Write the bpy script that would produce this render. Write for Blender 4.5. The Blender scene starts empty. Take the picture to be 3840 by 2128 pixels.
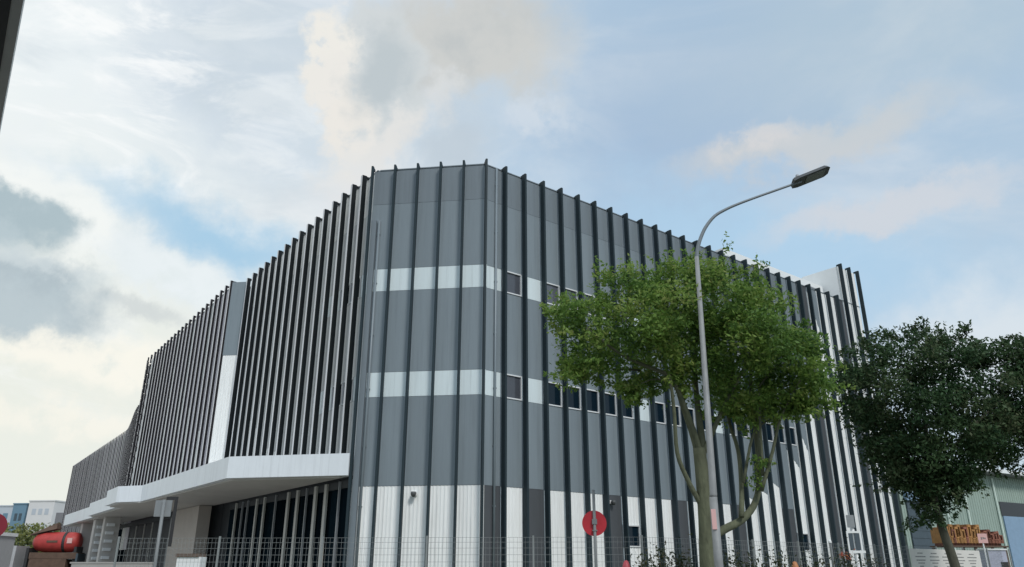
import bpy, math, random
import numpy as np
from mathutils import Vector, Matrix
R = math.radians
random.seed(7)
rng = np.random.default_rng(11)
scene = bpy.context.scene
COL = scene.collection

# ------------------------------------------------------------------ camera, light, sky
PITCH = math.atan((2132 - 1064) / 2850.0)
cam_data = bpy.data.cameras.new("camera")
cam_data.sensor_width = 36.0
cam_data.lens = 36.0 * 2850.0 / 3840.0
cam_data.clip_start = 0.1
cam_data.clip_end = 6000
cam = bpy.data.objects.new("camera", cam_data)
COL.objects.link(cam)
cam.location = (0, 0, 1.6)
cam.rotation_euler = (math.pi / 2 + PITCH, 0, 0)
scene.camera = cam

EXPOSURE = 0.42
scene.view_settings.view_transform = 'Standard'
scene.view_settings.look = 'None'
scene.view_settings.exposure = EXPOSURE
scene.view_settings.gamma = 1.0
scene.view_settings.use_curve_mapping = False

SUN_AZ, SUN_EL = R(153), R(45)          # azimuth clockwise from +Y
sd = Vector((math.sin(SUN_AZ) * math.cos(SUN_EL), math.cos(SUN_AZ) * math.cos(SUN_EL), math.sin(SUN_EL)))
sun_data = bpy.data.lights.new("sun", 'SUN')
sun_data.energy = 1.5
sun_data.angle = R(13)
sun_data.color = (1.0, 0.965, 0.92)
sun = bpy.data.objects.new("sun", sun_data)
COL.objects.link(sun)
sun.rotation_euler = (-sd).to_track_quat('-Z', 'Y').to_euler()

world = bpy.data.worlds.new("World")
scene.world = world
world.use_nodes = True
SKY_STRENGTH = 0.1


def lin(c):
    return tuple(((v / 255.0) / 12.92 if v <= 10.3 else ((v / 255.0 + 0.055) / 1.055) ** 2.4) for v in c)


def build_sky():
    nt = world.node_tree
    N, L = nt.nodes, nt.links
    N.clear()

    def node(t, **kw):
        n = N.new(t)
        for k, v in kw.items():
            setattr(n, k, v)
        return n

    def put(sock, v):
        if isinstance(v, bpy.types.NodeSocket):
            L.new(v, sock)
        else:
            sock.default_value = v

    def math_(op, a, b=0.0, clamp=False):
        n = node('ShaderNodeMath', operation=op, use_clamp=clamp)
        put(n.inputs[0], a)
        put(n.inputs[1], b)
        return n.outputs[0]

    def ramp(v, a, b, lo=0.0, hi=1.0, mode='SMOOTHSTEP'):
        n = node('ShaderNodeMapRange', interpolation_type=mode)
        put(n.inputs[0], v)
        n.inputs[1].default_value, n.inputs[2].default_value = a, b
        n.inputs[3].default_value, n.inputs[4].default_value = lo, hi
        return n.outputs[0]

    sky = node('ShaderNodeTexSky', sky_type='NISHITA', sun_disc=False, sun_elevation=SUN_EL, sun_rotation=SUN_AZ)
    sky.air_density, sky.dust_density, sky.ozone_density = 1.0, 1.2, 1.0
    tc = node('ShaderNodeTexCoord')
    d = tc.outputs['Generated']
    sep = node('ShaderNodeSeparateXYZ')
    L.new(d, sep.inputs[0])
    az = math_('ARCTAN2', sep.outputs[0], sep.outputs[1])
    el = math_('ARCSINE', sep.outputs[2])

    def noise(scale, detail=6, rough=0.55, dist=0.0, stretch=(1, 1, 1)):
        m = node('ShaderNodeMapping')
        L.new(d, m.inputs[0])
        m.inputs['Scale'].default_value = stretch
        n = node('ShaderNodeTexNoise')
        L.new(m.outputs[0], n.inputs['Vector'])
        n.inputs['Scale'].default_value = scale
        n.inputs['Detail'].default_value = detail
        n.inputs['Roughness'].default_value = rough
        n.inputs['Distortion'].default_value = dist
        return n

    nA = noise(9, 7, 0.6)
    nB = noise(26, 5, 0.6)
    # cloud edges: az / el pushed about by noise
    dist = node('ShaderNodeVectorMath', operation='SUBTRACT')
    L.new(nA.outputs['Color'], dist.inputs[0])
    dist.inputs[1].default_value = (0.5, 0.5, 0.5)
    distB = node('ShaderNodeVectorMath', operation='MULTIPLY_ADD')
    L.new(nB.outputs['Color'], distB.inputs[0])
    distB.inputs[1].default_value = (0.5, 0.5, 0.5)
    distB.inputs[2].default_value = (-0.25, -0.25, -0.25)
    both = node('ShaderNodeVectorMath', operation='ADD')
    L.new(dist.outputs[0], both.inputs[0])
    L.new(distB.outputs[0], both.inputs[1])
    comb = node('ShaderNodeCombineXYZ')
    L.new(az, comb.inputs[0])
    L.new(el, comb.inputs[1])

    def pos(amount):
        s = node('ShaderNodeVectorMath', operation='MULTIPLY')
        L.new(both.outputs[0], s.inputs[0])
        s.inputs[1].default_value = (amount, amount, 0)
        a = node('ShaderNodeVectorMath', operation='ADD')
        L.new(comb.outputs[0], a.inputs[0])
        L.new(s.outputs[0], a.inputs[1])
        return a.outputs[0]
    P = {0.0: comb.outputs[0]}

    def blob(a0, e0, ra, re, rot=0.0, soft=0.35, warp=0.10):
        if warp not in P:
            P[warp] = pos(warp)
        m = node('ShaderNodeMapping', vector_type='TEXTURE')
        L.new(P[warp], m.inputs[0])
        m.inputs['Location'].default_value = (a0, e0, 0)
        m.inputs['Rotation'].default_value = (0, 0, rot)
        m.inputs['Scale'].default_value = (ra, re, 1)
        ln = node('ShaderNodeVectorMath', operation='LENGTH')
        L.new(m.outputs[0], ln.inputs[0])
        return ramp(ln.outputs['Value'], 1 + soft, 1 - soft)

    def rad(c):
        g = 1.0 / (2 ** EXPOSURE) / SKY_STRENGTH
        return tuple(v * g for v in lin(c)) + (1.0,)

    state = {'c': None}

    def over(mask, colour, k=1.0):
        m = node('ShaderNodeMix', data_type='RGBA')
        put(m.inputs[0], math_('MULTIPLY', mask, k) if k != 1.0 else mask)
        L.new(state['c'], m.inputs[6])
        m.inputs[7].default_value = rad(colour)
        state['c'] = m.outputs[2]

    def mul(a, b):
        return math_('MULTIPLY', a, b, True)

    state['c'] = sky.outputs[0]
    # thin veil over the whole dome, thicker towards the horizon
    over(0.80, (176, 204, 228))
    over(ramp(el, 0.75, -0.05), (212, 224, 230), 0.62)
    cirrus = ramp(noise(2.6, 9, 0.58, 0.6, (1.0, 1.0, 2.6)).outputs['Fac'], 0.42, 0.70)
    over(cirrus, (214, 222, 230), 0.75)
    # bright, nearly white half of the sky on the left
    over(blob(-1.10, 0.50, 0.90, 0.70, 0.1, 0.7, 0.15), (244, 249, 249), 0.95)
    over(blob(-0.38, 0.66, 0.16, 0.16, 0.0, 0.7, 0.15), (200, 213, 225), 0.85)
    over(blob(-0.70, 0.12, 0.60, 0.26, 0.0, 0.7, 0.15), (236, 239, 230), 0.95)
    wisps = ramp(noise(4.2, 8, 0.62, 1.2, (1.0, 1.0, 3.2)).outputs['Fac'], 0.45, 0.64)
    over(mul(wisps, blob(-0.66, 0.52, 0.34, 0.30, 0.0, 0.6)), (252, 254, 254), 0.85)
    over(mul(ramp(noise(5.0, 8, 0.6, 0.8, (1, 1, 2.4)).outputs['Fac'], 0.44, 0.66), blob(-0.42, 0.56, 0.40, 0.22, 0, 0.7)), (204, 216, 224), 0.55)
    mott = ramp(noise(7.0, 8, 0.6, 0.5, (1, 1, 1.8)).outputs['Fac'], 0.44, 0.64)
    over(mul(mott, blob(-0.38, 0.47, 0.36, 0.12, -0.1, 0.7)), (238, 243, 245), 0.6)
    over(mul(mott, blob(0.10, 0.50, 0.16, 0.12, 0.0, 0.8)), (218, 226, 233), 0.6)
    over(mul(mott, blob(0.55, 0.30, 0.35, 0.12, 0.0, 0.8)), (214, 224, 234), 0.5)
    # clear blue gaps
    over(blob(-0.40, 0.393, 0.15, 0.032, -0.15, 0.9, 0.10), (166, 204, 230), 0.95)
    over(blob(-0.46, 0.335, 0.16, 0.020, -0.15, 0.9, 0.10), (226, 236, 240), 0.7)
    over(blob(0.26, 0.545, 0.20, 0.13, 0.3, 0.8, 0.12), (163, 188, 215), 0.85)
    over(blob(0.34, 0.375, 0.26, 0.07, -0.3, 0.8, 0.12), (174, 208, 234), 0.85)
    rim = ramp(nB.outputs['Fac'], 0.30, 0.50)
    # big cumulus above the roof: lit crescent rim, grey heart
    over(blob(-0.07, 0.665, 0.150, 0.070, 0.10, 0.45, 0.14), (206, 207, 204), 0.92)
    over(blob(-0.215, 0.597, 0.082, 0.085, 0.0, 0.16, 0.14), (210, 216, 218), 0.9)
    over(mul(blob(-0.290, 0.635, 0.038, 0.048, -0.15, 0.30, 0.12), rim), (238, 236, 230), 1.0)
    over(mul(blob(-0.272, 0.590, 0.034, 0.052, 0.35, 0.30, 0.12), rim), (236, 234, 229), 1.0)
    over(mul(blob(-0.245, 0.545, 0.038, 0.046, 0.45, 0.30, 0.12), rim), (236, 233, 227), 0.95)
    over(blob(-0.225, 0.500, 0.060, 0.035, 0.3, 0.6, 0.13), (230, 230, 228), 0.85)
    over(blob(-0.215, 0.455, 0.10, 0.030, 0.0, 0.8, 0.13), (224, 228, 232), 0.6)
    over(mul(blob(-0.170, 0.540, 0.022, 0.045, -0.75, 0.55, 0.12), rim), (228, 228, 226), 0.9)
    over(mul(blob(-0.100, 0.590, 0.030, 0.030, 0.0, 0.6, 0.12), rim), (222, 224, 224), 0.8)
    over(blob(-0.205, 0.608, 0.040, 0.048, -0.5, 0.6, 0.12), (190, 200, 205), 0.95)
    over(mul(blob(-0.06, 0.655, 0.12, 0.05, 0.1, 0.7, 0.14), ramp(nA.outputs['Fac'], 0.42, 0.62)), (188, 194, 196), 0.7)
    over(blob(-0.085, 0.525, 0.060, 0.045, 0.3, 0.7, 0.12), (190, 203, 214), 0.8)
    over(mul(blob(0.03, 0.585, 0.04, 0.03, 0.0, 0.7, 0.14), rim), (216, 224, 232), 0.6)
    # dark cumulus low on the left, with a pale rim
    over(blob(-0.600, 0.378, 0.075, 0.048, -0.25, 0.30, 0.08), (246, 249, 246), 0.85)
    over(blob(-0.632, 0.366, 0.062, 0.034, -0.20, 0.28, 0.09), (170, 189, 197), 0.95)
    over(blob(-0.575, 0.300, 0.098, 0.044, -0.12, 0.30, 0.08), (240, 244, 240), 0.70)
    over(blob(-0.605, 0.291, 0.085, 0.038, -0.12, 0.42, 0.12), (174, 189, 197), 0.95)
    puff = ramp(nB.outputs['Fac'], 0.45, 0.68)
    over(mul(blob(-0.61, 0.335, 0.09, 0.06, -0.1, 0.4, 0.08), puff), (192, 207, 213), 0.55)
    over(mul(blob(-0.60, 0.325, 0.06, 0.012, -0.1, 0.6, 0.10), rim), (206, 217, 221), 0.7)
    over(mul(blob(-0.61, 0.27, 0.10, 0.03, -0.05, 0.6, 0.10), ramp(nA.outputs['Fac'], 0.40, 0.60)), (196, 209, 214), 0.6)
    over(blob(-0.480, 0.292, 0.040, 0.012, -0.2, 0.7, 0.10), (196, 204, 207), 0.6)
    over(mul(blob(-0.53, 0.232, 0.16, 0.022, -0.1, 0.7, 0.12), rim), (252, 249, 238), 0.85)
    over(mul(blob(-0.52, 0.165, 0.16, 0.020, 0.1, 0.8, 0.14), rim), (250, 247, 236), 0.7)
    over(mul(blob(-0.44, 0.335, 0.10, 0.020, -0.2, 0.8, 0.12), rim), (236, 243, 246), 0.7)
    # long soft streaks on the right
    over(blob(0.43, 0.500, 0.15, 0.026, 0.06, 0.55, 0.12), (204, 208, 211), 0.9)
    over(mul(blob(0.375, 0.515, 0.055, 0.024, 0.2, 0.5, 0.12), rim), (216, 215, 216), 0.9)
    over(blob(0.50, 0.405, 0.13, 0.018, 0.08, 0.6, 0.10), (208, 214, 222), 0.9)
    over(blob(0.62, 0.62, 0.34, 0.10, 0.0, 0.8, 0.14), (184, 202, 214), 0.60)
    over(blob(0.58, 0.24, 0.10, 0.06, 0.0, 0.8, 0.12), (222, 230, 236), 0.8)
    bg = node('ShaderNodeBackground')
    bg.inputs['Strength'].default_value = SKY_STRENGTH
    L.new(state['c'], bg.inputs['Color'])
    out = node('ShaderNodeOutputWorld')
    L.new(bg.outputs[0], out.inputs[0])


build_sky()

# ------------------------------------------------------------------ materials
MATS = {}


def mat(name, colour, rough=0.6, var=0.12, scale=3.0, stretch=(1, 1, 1), per_object=0.0, spec=0.5, metal=0.0,
        bump=0.0, bump_scale=40.0, translucent=0.0, per_island=None, coat=0.0, streak=0.0):
    m = bpy.data.materials.new(name)
    m.use_nodes = True
    nt = m.node_tree
    N, L = nt.nodes, nt.links
    N.clear()
    out = N.new('ShaderNodeOutputMaterial')
    b = N.new('ShaderNodeBsdfPrincipled')
    b.inputs['Roughness'].default_value = rough
    b.inputs['Specular IOR Level'].default_value = spec
    b.inputs['Metallic'].default_value = metal
    b.inputs['Coat Weight'].default_value = coat
    tc = N.new('ShaderNodeTexCoord')
    mp = N.new('ShaderNodeMapping')
    mp.inputs['Scale'].default_value = stretch
    L.new(tc.outputs['Object'], mp.inputs[0])
    col = None
    if per_island:
        geo = N.new('ShaderNodeAttribute')
        geo.attribute_name = 'tone'
        r = N.new('ShaderNodeValToRGB')
        r.color_ramp.elements[0].color = tuple(per_island[0]) + (1,)
        r.color_ramp.elements[1].color = tuple(per_island[-1]) + (1,)
        for i, c in enumerate(per_island[1:-1]):
            e = r.color_ramp.elements.new((i + 1) / (len(per_island) - 1))
            e.color = tuple(c) + (1,)
        L.new(geo.outputs['Fac'], r.inputs[0])
        col = r.outputs[0]
    else:
        n = N.new('ShaderNodeTexNoise')
        n.inputs['Scale'].default_value = scale
        n.inputs['Detail'].default_value = 6
        n.inputs['Roughness'].default_value = 0.65
        L.new(mp.outputs[0], n.inputs['Vector'])
        mr = N.new('ShaderNodeMapRange')
        mr.inputs[1].default_value, mr.inputs[2].default_value = 0.25, 0.75
        mr.inputs[3].default_value, mr.inputs[4].default_value = 1 - var, 1 + var
        L.new(n.outputs['Fac'], mr.inputs[0])
        fac = mr.outputs[0]
        if per_object:
            oi = N.new('ShaderNodeObjectInfo')
            m2 = N.new('ShaderNodeMapRange')
            m2.inputs[3].default_value, m2.inputs[4].default_value = 1 - per_object, 1 + per_object
            L.new(oi.outputs['Random'], m2.inputs[0])
            mm = N.new('ShaderNodeMath')
            mm.operation = 'MULTIPLY'
            L.new(fac, mm.inputs[0])
            L.new(m2.outputs[0], mm.inputs[1])
            fac = mm.outputs[0]
        if streak:
            ms = N.new('ShaderNodeMapping')
            ms.inputs['Scale'].default_value = (7.0, 7.0, 0.22)
            L.new(tc.outputs['Object'], ms.inputs[0])
            oi2 = N.new('ShaderNodeObjectInfo')
            va = N.new('ShaderNodeVectorMath')
            va.operation = 'ADD'
            L.new(ms.outputs[0], va.inputs[0])
            vs_ = N.new('ShaderNodeVectorMath')
            vs_.operation = 'SCALE'
            vs_.inputs[0].default_value = (37.0, 19.0, 53.0)
            L.new(oi2.outputs['Random'], vs_.inputs['Scale'])
            L.new(vs_.outputs[0], va.inputs[1])
            n3 = N.new('ShaderNodeTexNoise')
            n3.inputs['Scale'].default_value = 1.0
            n3.inputs['Detail'].default_value = 7
            n3.inputs['Roughness'].default_value = 0.7
            L.new(va.outputs[0], n3.inputs['Vector'])
            m3 = N.new('ShaderNodeMapRange')
            m3.inputs[1].default_value, m3.inputs[2].default_value = 0.52, 0.80
            m3.inputs[3].default_value, m3.inputs[4].default_value = 1.0, 1.0 - streak
            L.new(n3.outputs['Fac'], m3.inputs[0])
            m4 = N.new('ShaderNodeMath')
            m4.operation = 'MULTIPLY'
            L.new(fac, m4.inputs[0])
            L.new(m3.outputs[0], m4.inputs[1])
            fac = m4.outputs[0]
        vm = N.new('ShaderNodeVectorMath')
        vm.operation = 'SCALE'
        vm.inputs[0].default_value = colour
        L.new(fac, vm.inputs['Scale'])
        col = vm.outputs[0]
    L.new(col, b.inputs['Base Color'])
    if bump:
        n2 = N.new('ShaderNodeTexNoise')
        n2.inputs['Scale'].default_value = bump_scale
        n2.inputs['Detail'].default_value = 4
        L.new(mp.outputs[0], n2.inputs['Vector'])
        bp = N.new('ShaderNodeBump')
        bp.inputs['Strength'].default_value = bump
        bp.inputs['Distance'].default_value = 0.03
        L.new(n2.outputs['Fac'], bp.inputs['Height'])
        L.new(bp.outputs[0], b.inputs['Normal'])
    if translucent:
        t = N.new('ShaderNodeBsdfTranslucent')
        L.new(col, t.inputs['Color'])
        mx = N.new('ShaderNodeMixShader')
        mx.inputs[0].default_value = translucent
        L.new(b.outputs[0], mx.inputs[1])
        L.new(t.outputs[0], mx.inputs[2])
        L.new(mx.outputs[0], out.inputs[0])
    else:
        L.new(b.outputs[0], out.inputs[0])
    MATS[name] = m
    return m


ST = (1.2, 1.2, 0.12)      # vertical weather streaks
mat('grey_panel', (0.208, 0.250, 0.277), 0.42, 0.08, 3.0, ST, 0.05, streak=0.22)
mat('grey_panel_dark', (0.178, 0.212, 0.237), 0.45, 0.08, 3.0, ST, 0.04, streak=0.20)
mat('charcoal_panel', (0.075, 0.082, 0.090), 0.5, 0.10, 3.0, ST, 0.05)
mat('white_panel', (0.88, 0.90, 0.89), 0.45, 0.06, 4.0, ST, 0.03, streak=0.30)
mat('white_band', (0.67, 0.76, 0.78), 0.35, 0.05, 3.0, ST, 0.04, streak=0.22)
mat('side_panel', (0.52, 0.545, 0.55), 0.45, 0.12, 4.0, ST, 0.14)
mat('side_panel_pale', (0.70, 0.71, 0.70), 0.5, 0.08, 4.0, ST, 0.06)
mat('lilac_panel', (0.50, 0.48, 0.53), 0.5, 0.12, 4.0, ST, 0.20)
mat('fin_dark', (0.024, 0.039, 0.047), 0.6, 0.12, 3.0, ST, 0.10, spec=0.2)
mat('fin_black', (0.009, 0.013, 0.015), 0.6, 0.12, 3.0, ST, 0.10, spec=0.15)
mat('fin_brown', (0.012, 0.011, 0.014), 0.6, 0.15, 3.0, ST, 0.12, spec=0.2)
mat('fin_mid', (0.125, 0.122, 0.132), 0.6, 0.15, 3.0, ST, 0.35)
mat('fin_grey', (0.065, 0.068, 0.070), 0.6, 0.15, 3.0, ST, 0.18)
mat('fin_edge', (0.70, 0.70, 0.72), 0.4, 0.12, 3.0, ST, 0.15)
mat('wall_dark', (0.05, 0.055, 0.06), 0.7, 0.1)
mat('roof_grey', (0.25, 0.25, 0.25), 0.8, 0.1)
mat('white_paint', (0.78, 0.80, 0.80), 0.45, 0.04, 1.5)
mat('canopy_white', (0.745, 0.785, 0.815), 0.45, 0.06, 1.6, (1, 1, 0.35), streak=0.22)
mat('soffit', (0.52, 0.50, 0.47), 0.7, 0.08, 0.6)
mat('beige_wall', (0.46, 0.42, 0.38), 0.75, 0.08, 1.2)
mat('glass_dark', (0.006, 0.016, 0.026), 0.08, 0.2, 0.4, spec=0.25)
mat('glass_navy', (0.006, 0.012, 0.017), 0.5, 0.3, 0.5, spec=0.0, per_object=0.4)
mat('glass_sky', (0.085, 0.094, 0.112), 0.12, 0.25, 0.8, spec=0.6, per_object=0.3)  # greyish base colour paints in the reflected sky
mat('glass_open', (0.008, 0.010, 0.013), 0.3, 0.1)
mat('frame_white', (0.72, 0.74, 0.75), 0.4, 0.04)
mat('mullion', (0.50, 0.50, 0.47), 0.45, 0.06)
mat('steel_grey', (0.33, 0.35, 0.37), 0.45, 0.10, 4.0, metal=0.25)
mat('galvanised', (0.255, 0.265, 0.265), 0.6, 0.25, 5.0, (1, 1, 0.5), metal=0.1, bump=0.12, bump_scale=20)
mat('lamp_arm', (0.17, 0.20, 0.22), 0.45, 0.1)  # darker than the pole: backlit look against the sky put into the colour
mat('lamp_head', (0.075, 0.080, 0.082), 0.5, 0.1)
mat('lens', (0.20, 0.21, 0.20), 0.25, 0.05)
mat('wire', (0.24, 0.26, 0.26), 0.5, 0.05)
mat('bark', (0.105, 0.115, 0.070), 0.9, 0.35, 7.0, (1, 1, 0.35), bump=0.8, bump_scale=18)
mat('bark_dark', (0.075, 0.075, 0.055), 0.9, 0.35, 7.0, (1, 1, 0.35), bump=0.8, bump_scale=18)
mat('leaf_light', (0, 0, 0), 0.55, translucent=0.48,
    per_island=[(0.060, 0.124, 0.032), (0.118, 0.218, 0.046), (0.205, 0.320, 0.066), (0.300, 0.335, 0.105)], spec=0.3)
mat('leaf_deep', (0, 0, 0), 0.5, translucent=0.30,
    per_island=[(0.022, 0.050, 0.026), (0.040, 0.082, 0.034), (0.066, 0.108, 0.048), (0.105, 0.118, 0.065)], spec=0.12)
mat('leaf_shrub', (0, 0, 0), 0.6, translucent=0.25,
    per_island=[(0.020, 0.035, 0.014), (0.040, 0.058, 0.022), (0.085, 0.075, 0.045)], spec=0.3)
mat('leaf_far', (0, 0, 0), 0.7, translucent=0.25,
    per_island=[(0.14, 0.17, 0.05), (0.24, 0.25, 0.09), (0.16, 0.20, 0.10)], spec=0.2)
mat('petal', (0, 0, 0), 0.6, translucent=0.3, per_island=[(0.42, 0.10, 0.07), (0.50, 0.20, 0.08)], spec=0.3)
mat('sign_red_shaded', (0.20, 0.008, 0.022), 0.5, 0.08, 6.0)  # sign red darkened to paint in the shade on the left disc
mat('sign_red', (0.52, 0.022, 0.035), 0.4, 0.08, 6.0)
mat('sign_grey', (0.24, 0.26, 0.27), 0.5, 0.08)
mat('pole_grey', (0.20, 0.215, 0.22), 0.5, 0.08)
mat('truck_red', (0.40, 0.045, 0.040), 0.55, 0.28, 1.6)
mat('truck_silver', (0.42, 0.43, 0.44), 0.4, 0.08)
mat('truck_dark', (0.03, 0.03, 0.032), 0.6, 0.1)
mat('rust_brown', (0.11, 0.07, 0.05), 0.8, 0.3)
mat('tail_red', (0.40, 0.02, 0.02), 0.3, 0.05)
mat('warehouse_green', (0.30, 0.38, 0.335), 0.7, 0.10, 1.0, (1, 1, 0.2))
mat('pale_green', (0.60, 0.70, 0.64), 0.6, 0.06)
mat('shutter_blue', (0.06, 0.085, 0.105), 0.6, 0.12)
mat('door_blue', (0.22, 0.33, 0.46), 0.55, 0.10)
mat('eave_grey', (0.20, 0.20, 0.21), 0.6, 0.1)
mat('orange_rust', (0.33, 0.165, 0.055), 0.7, 0.30, 5.0, per_object=0.25)
mat('red_rust', (0.22, 0.085, 0.055), 0.75, 0.30, 5.0, per_object=0.25)
mat('banner_cream', (0.66, 0.64, 0.60), 0.75, 0.06, 2.0)
mat('print_grey', (0.20, 0.20, 0.20), 0.8, 0.05)
mat('notice_pink', (0.66, 0.40, 0.38), 0.6, 0.05)
mat('box_lilac', (0.42, 0.44, 0.54), 0.6, 0.06)
mat('cone_orange', (0.45, 0.19, 0.08), 0.6, 0.08)
mat('cone_pink', (0.45, 0.07, 0.09), 0.5, 0.08)
mat('far_grey', (0.46, 0.50, 0.55), 0.8, 0.06, 0.2)
mat('far_blue', (0.14, 0.24, 0.32), 0.7, 0.08, 0.2)
mat('far_white', (0.66, 0.65, 0.65), 0.8, 0.05, 0.2)
mat('asphalt', (0.05, 0.05, 0.052), 0.9, 0.2, 6.0, bump=0.4)
mat('concrete', (0.32, 0.31, 0.29), 0.85, 0.12, 2.0)
mat('ground_soil', (0.16, 0.17, 0.12), 0.95, 0.25, 0.8)
mat('line_white', (0.75, 0.75, 0.72), 0.7, 0.05)
mat('lens_white', (0.80, 0.80, 0.80), 0.4, 0.02)


# ------------------------------------------------------------------ helpers
class MB:
    """collects shapes; build() links them as one mesh object"""

    def __init__(self):
        self.v, self.f, self.m = [], [], []

    def add(self, vs, fs, mi=0):
        o = len(self.v)
        self.v += [tuple(p) for p in vs]
        self.f += [tuple(i + o for i in f) for f in fs]
        self.m += [mi] * len(fs)

    def box(self, x0, x1, y0, y1, z0, z1, mi=0, M=None):
        vs = [(x, y, z) for z in (z0, z1) for y in (y0, y1) for x in (x0, x1)]
        if M is not None:
            vs = [tuple(M @ Vector(p)) for p in vs]
        self.add(vs, [(0, 2, 3, 1), (4, 5, 7, 6), (0, 1, 5, 4), (2, 6, 7, 3), (0, 4, 6, 2), (1, 3, 7, 5)], mi)

    def prism(self, poly, z0, z1, mi=0):
        n = len(poly)
        vs = [(p[0], p[1], z0) for p in poly] + [(p[0], p[1], z1) for p in poly]
        fs = [tuple(range(n - 1, -1, -1)), tuple(range(n, 2 * n))]
        fs += [(i, (i + 1) % n, (i + 1) % n + n, i + n) for i in range(n)]
        self.add(vs, fs, mi)

    def tube(self, pts, radii, sides=8, mi=0, cap=True):
        pts = [Vector(p) for p in pts]
        if not isinstance(radii, (list, tuple)):
            radii = [radii] * len(pts)
        vs, fs = [], []
        up = None
        for i, p in enumerate(pts):
            t = (pts[min(i + 1, len(pts) - 1)] - pts[max(i - 1, 0)]).normalized()
            a = Vector((1, 0, 0)) if up is None else up
            if abs(a.dot(t)) > 0.95:
                a = Vector((0, 1, 0))
            a = (a - t * a.dot(t)).normalized()
            up = a
            b = t.cross(a)
            for k in range(sides):
                th = 2 * math.pi * k / sides
                vs.append(p + (a * math.cos(th) + b * math.sin(th)) * radii[i])
        for i in range(len(pts) - 1):
            for k in range(sides):
                k2 = (k + 1) % sides
                fs.append((i * sides + k, i * sides + k2, (i + 1) * sides + k2, (i + 1) * sides + k))
        if cap:
            fs.append(tuple(range(sides - 1, -1, -1)))
            fs.append(tuple((len(pts) - 1) * sides + k for k in range(sides)))
        self.add(vs, fs, mi)

    def lathe(self, c, prof, axis='Z', sides=20, mi=0):
        vs, fs = [], []
        for (r, h) in prof:
            for k in range(sides):
                th = 2 * math.pi * k / sides
                a, b = r * math.cos(th), r * math.sin(th)
                vs.append({'Z': (c[0] + a, c[1] + b, c[2] + h), 'Y': (c[0] + a, c[1] + h, c[2] + b),
                           'X': (c[0] + h, c[1] + a, c[2] + b)}[axis])
        n = len(prof)
        for i in range(n - 1):
            for k in range(sides):
                k2 = (k + 1) % sides
                fs.append((i * sides + k, i * sides + k2, (i + 1) * sides + k2, (i + 1) * sides + k))
        fs.append(tuple(range(sides - 1, -1, -1)))
        fs.append(tuple((n - 1) * sides + k for k in range(sides)))
        self.add(vs, fs, mi)

    def mesh(self, name, mats, smooth=False):
        me = bpy.data.meshes.new(name)
        me.from_pydata(self.v, [], self.f)
        for k in (mats if isinstance(mats, (list, tuple)) else [mats]):
            me.materials.append(MATS[k])
        me.polygons.foreach_set('material_index', self.m)
        if smooth:
            me.polygons.foreach_set('use_smooth', [True] * len(self.f))
        me.update()
        return me

    def build(self, name, mats, parent=None, smooth=False):
        return link(name, self.mesh(name, mats, smooth), parent)


def link(name, me, parent=None, loc=None, rotz=None, scale=None):
    o = bpy.data.objects.new(name, me)
    COL.objects.link(o)
    if parent is not None:
        o.parent = parent
    if loc is not None:
        o.location = loc
    if rotz is not None:
        o.rotation_euler = (0, 0, rotz)
    if scale is not None:
        o.scale = scale
    return o


def tag(o, label, cat, group=None):
    o['label'] = label
    o['category'] = cat
    if group:
        o['group'] = group
    return o


def thing(name, label, cat, loc=(0, 0, 0), rotz=0.0, group=None):
    o = link(name, None, None, loc, rotz)
    return tag(o, label, cat, group)


def structure(o):
    o['kind'] = 'structure'
    return o


def copy_tree(o, parent=None):
    c = o.copy()
    COL.objects.link(c)
    c.parent = parent
    for ch in [k for k in KIDS.get(o.name, [])]:
        copy_tree(ch, c)
    return c


KIDS = {}


def index_kids():
    KIDS.clear()
    for o in scene.objects:
        if o.parent is not None:
            KIDS.setdefault(o.parent.name, []).append(o)


# ------------------------------------------------------------------ ground and road (all below the frame)
def sheet(name, pts, z, m):
    b = MB()
    b.add([(p[0], p[1], z) for p in pts], [tuple(range(len(pts)))])
    return structure(b.build(name, m))


sheet('ground', [(-2500, -2500), (2500, -2500), (2500, 2500), (-2500, 2500)], 0.0, 'ground_soil')
sheet('road', [(-70, -9), (70, -9), (70, 13.0), (-70, 13.0)], 0.004, 'asphalt')
kb = MB()
kb.box(-70, 70, 13.0, 16.0, 0.0, 0.13)
structure(kb.build('pavement', 'concrete'))
lb = MB()
for i in range(-16, 17):
    lb.box(i * 4.0 - 1, i * 4.0 + 1, 1.95, 2.07, 0.0, 0.008)
structure(lb.build('road_marking', 'line_white'))
sheet('forecourt', [(-60, 24), (-14, 24), (-7.2, 31.0), (-44, 86), (-95, 155), (-130, 155)], 0.006, 'concrete')

# ------------------------------------------------------------------ the building with fins
ROOF = 19.22
FIN_TOP = 19.32
INSET = 0.37
R0, L0 = Vector((-1.16, 30.84)), Vector((-6.56, 31.53))
DR = Vector((math.cos(R(38.2)), math.sin(R(38.2))))
DL = Vector((math.cos(R(125.95)), math.sin(R(125.95))))
NL = Vector((-DL.y, DL.x))          # outward normal of the side wing
SP_R, SP_L = 1.161, 1.142
N_R = 29
L1END = L0 + DL * (16 * 1.140)
L2A = Vector((-18.52, 46.77))
L2E = L2A + DL * (19 * SP_L)
REND = R0 + DR * (N_R * SP_R)


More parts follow.
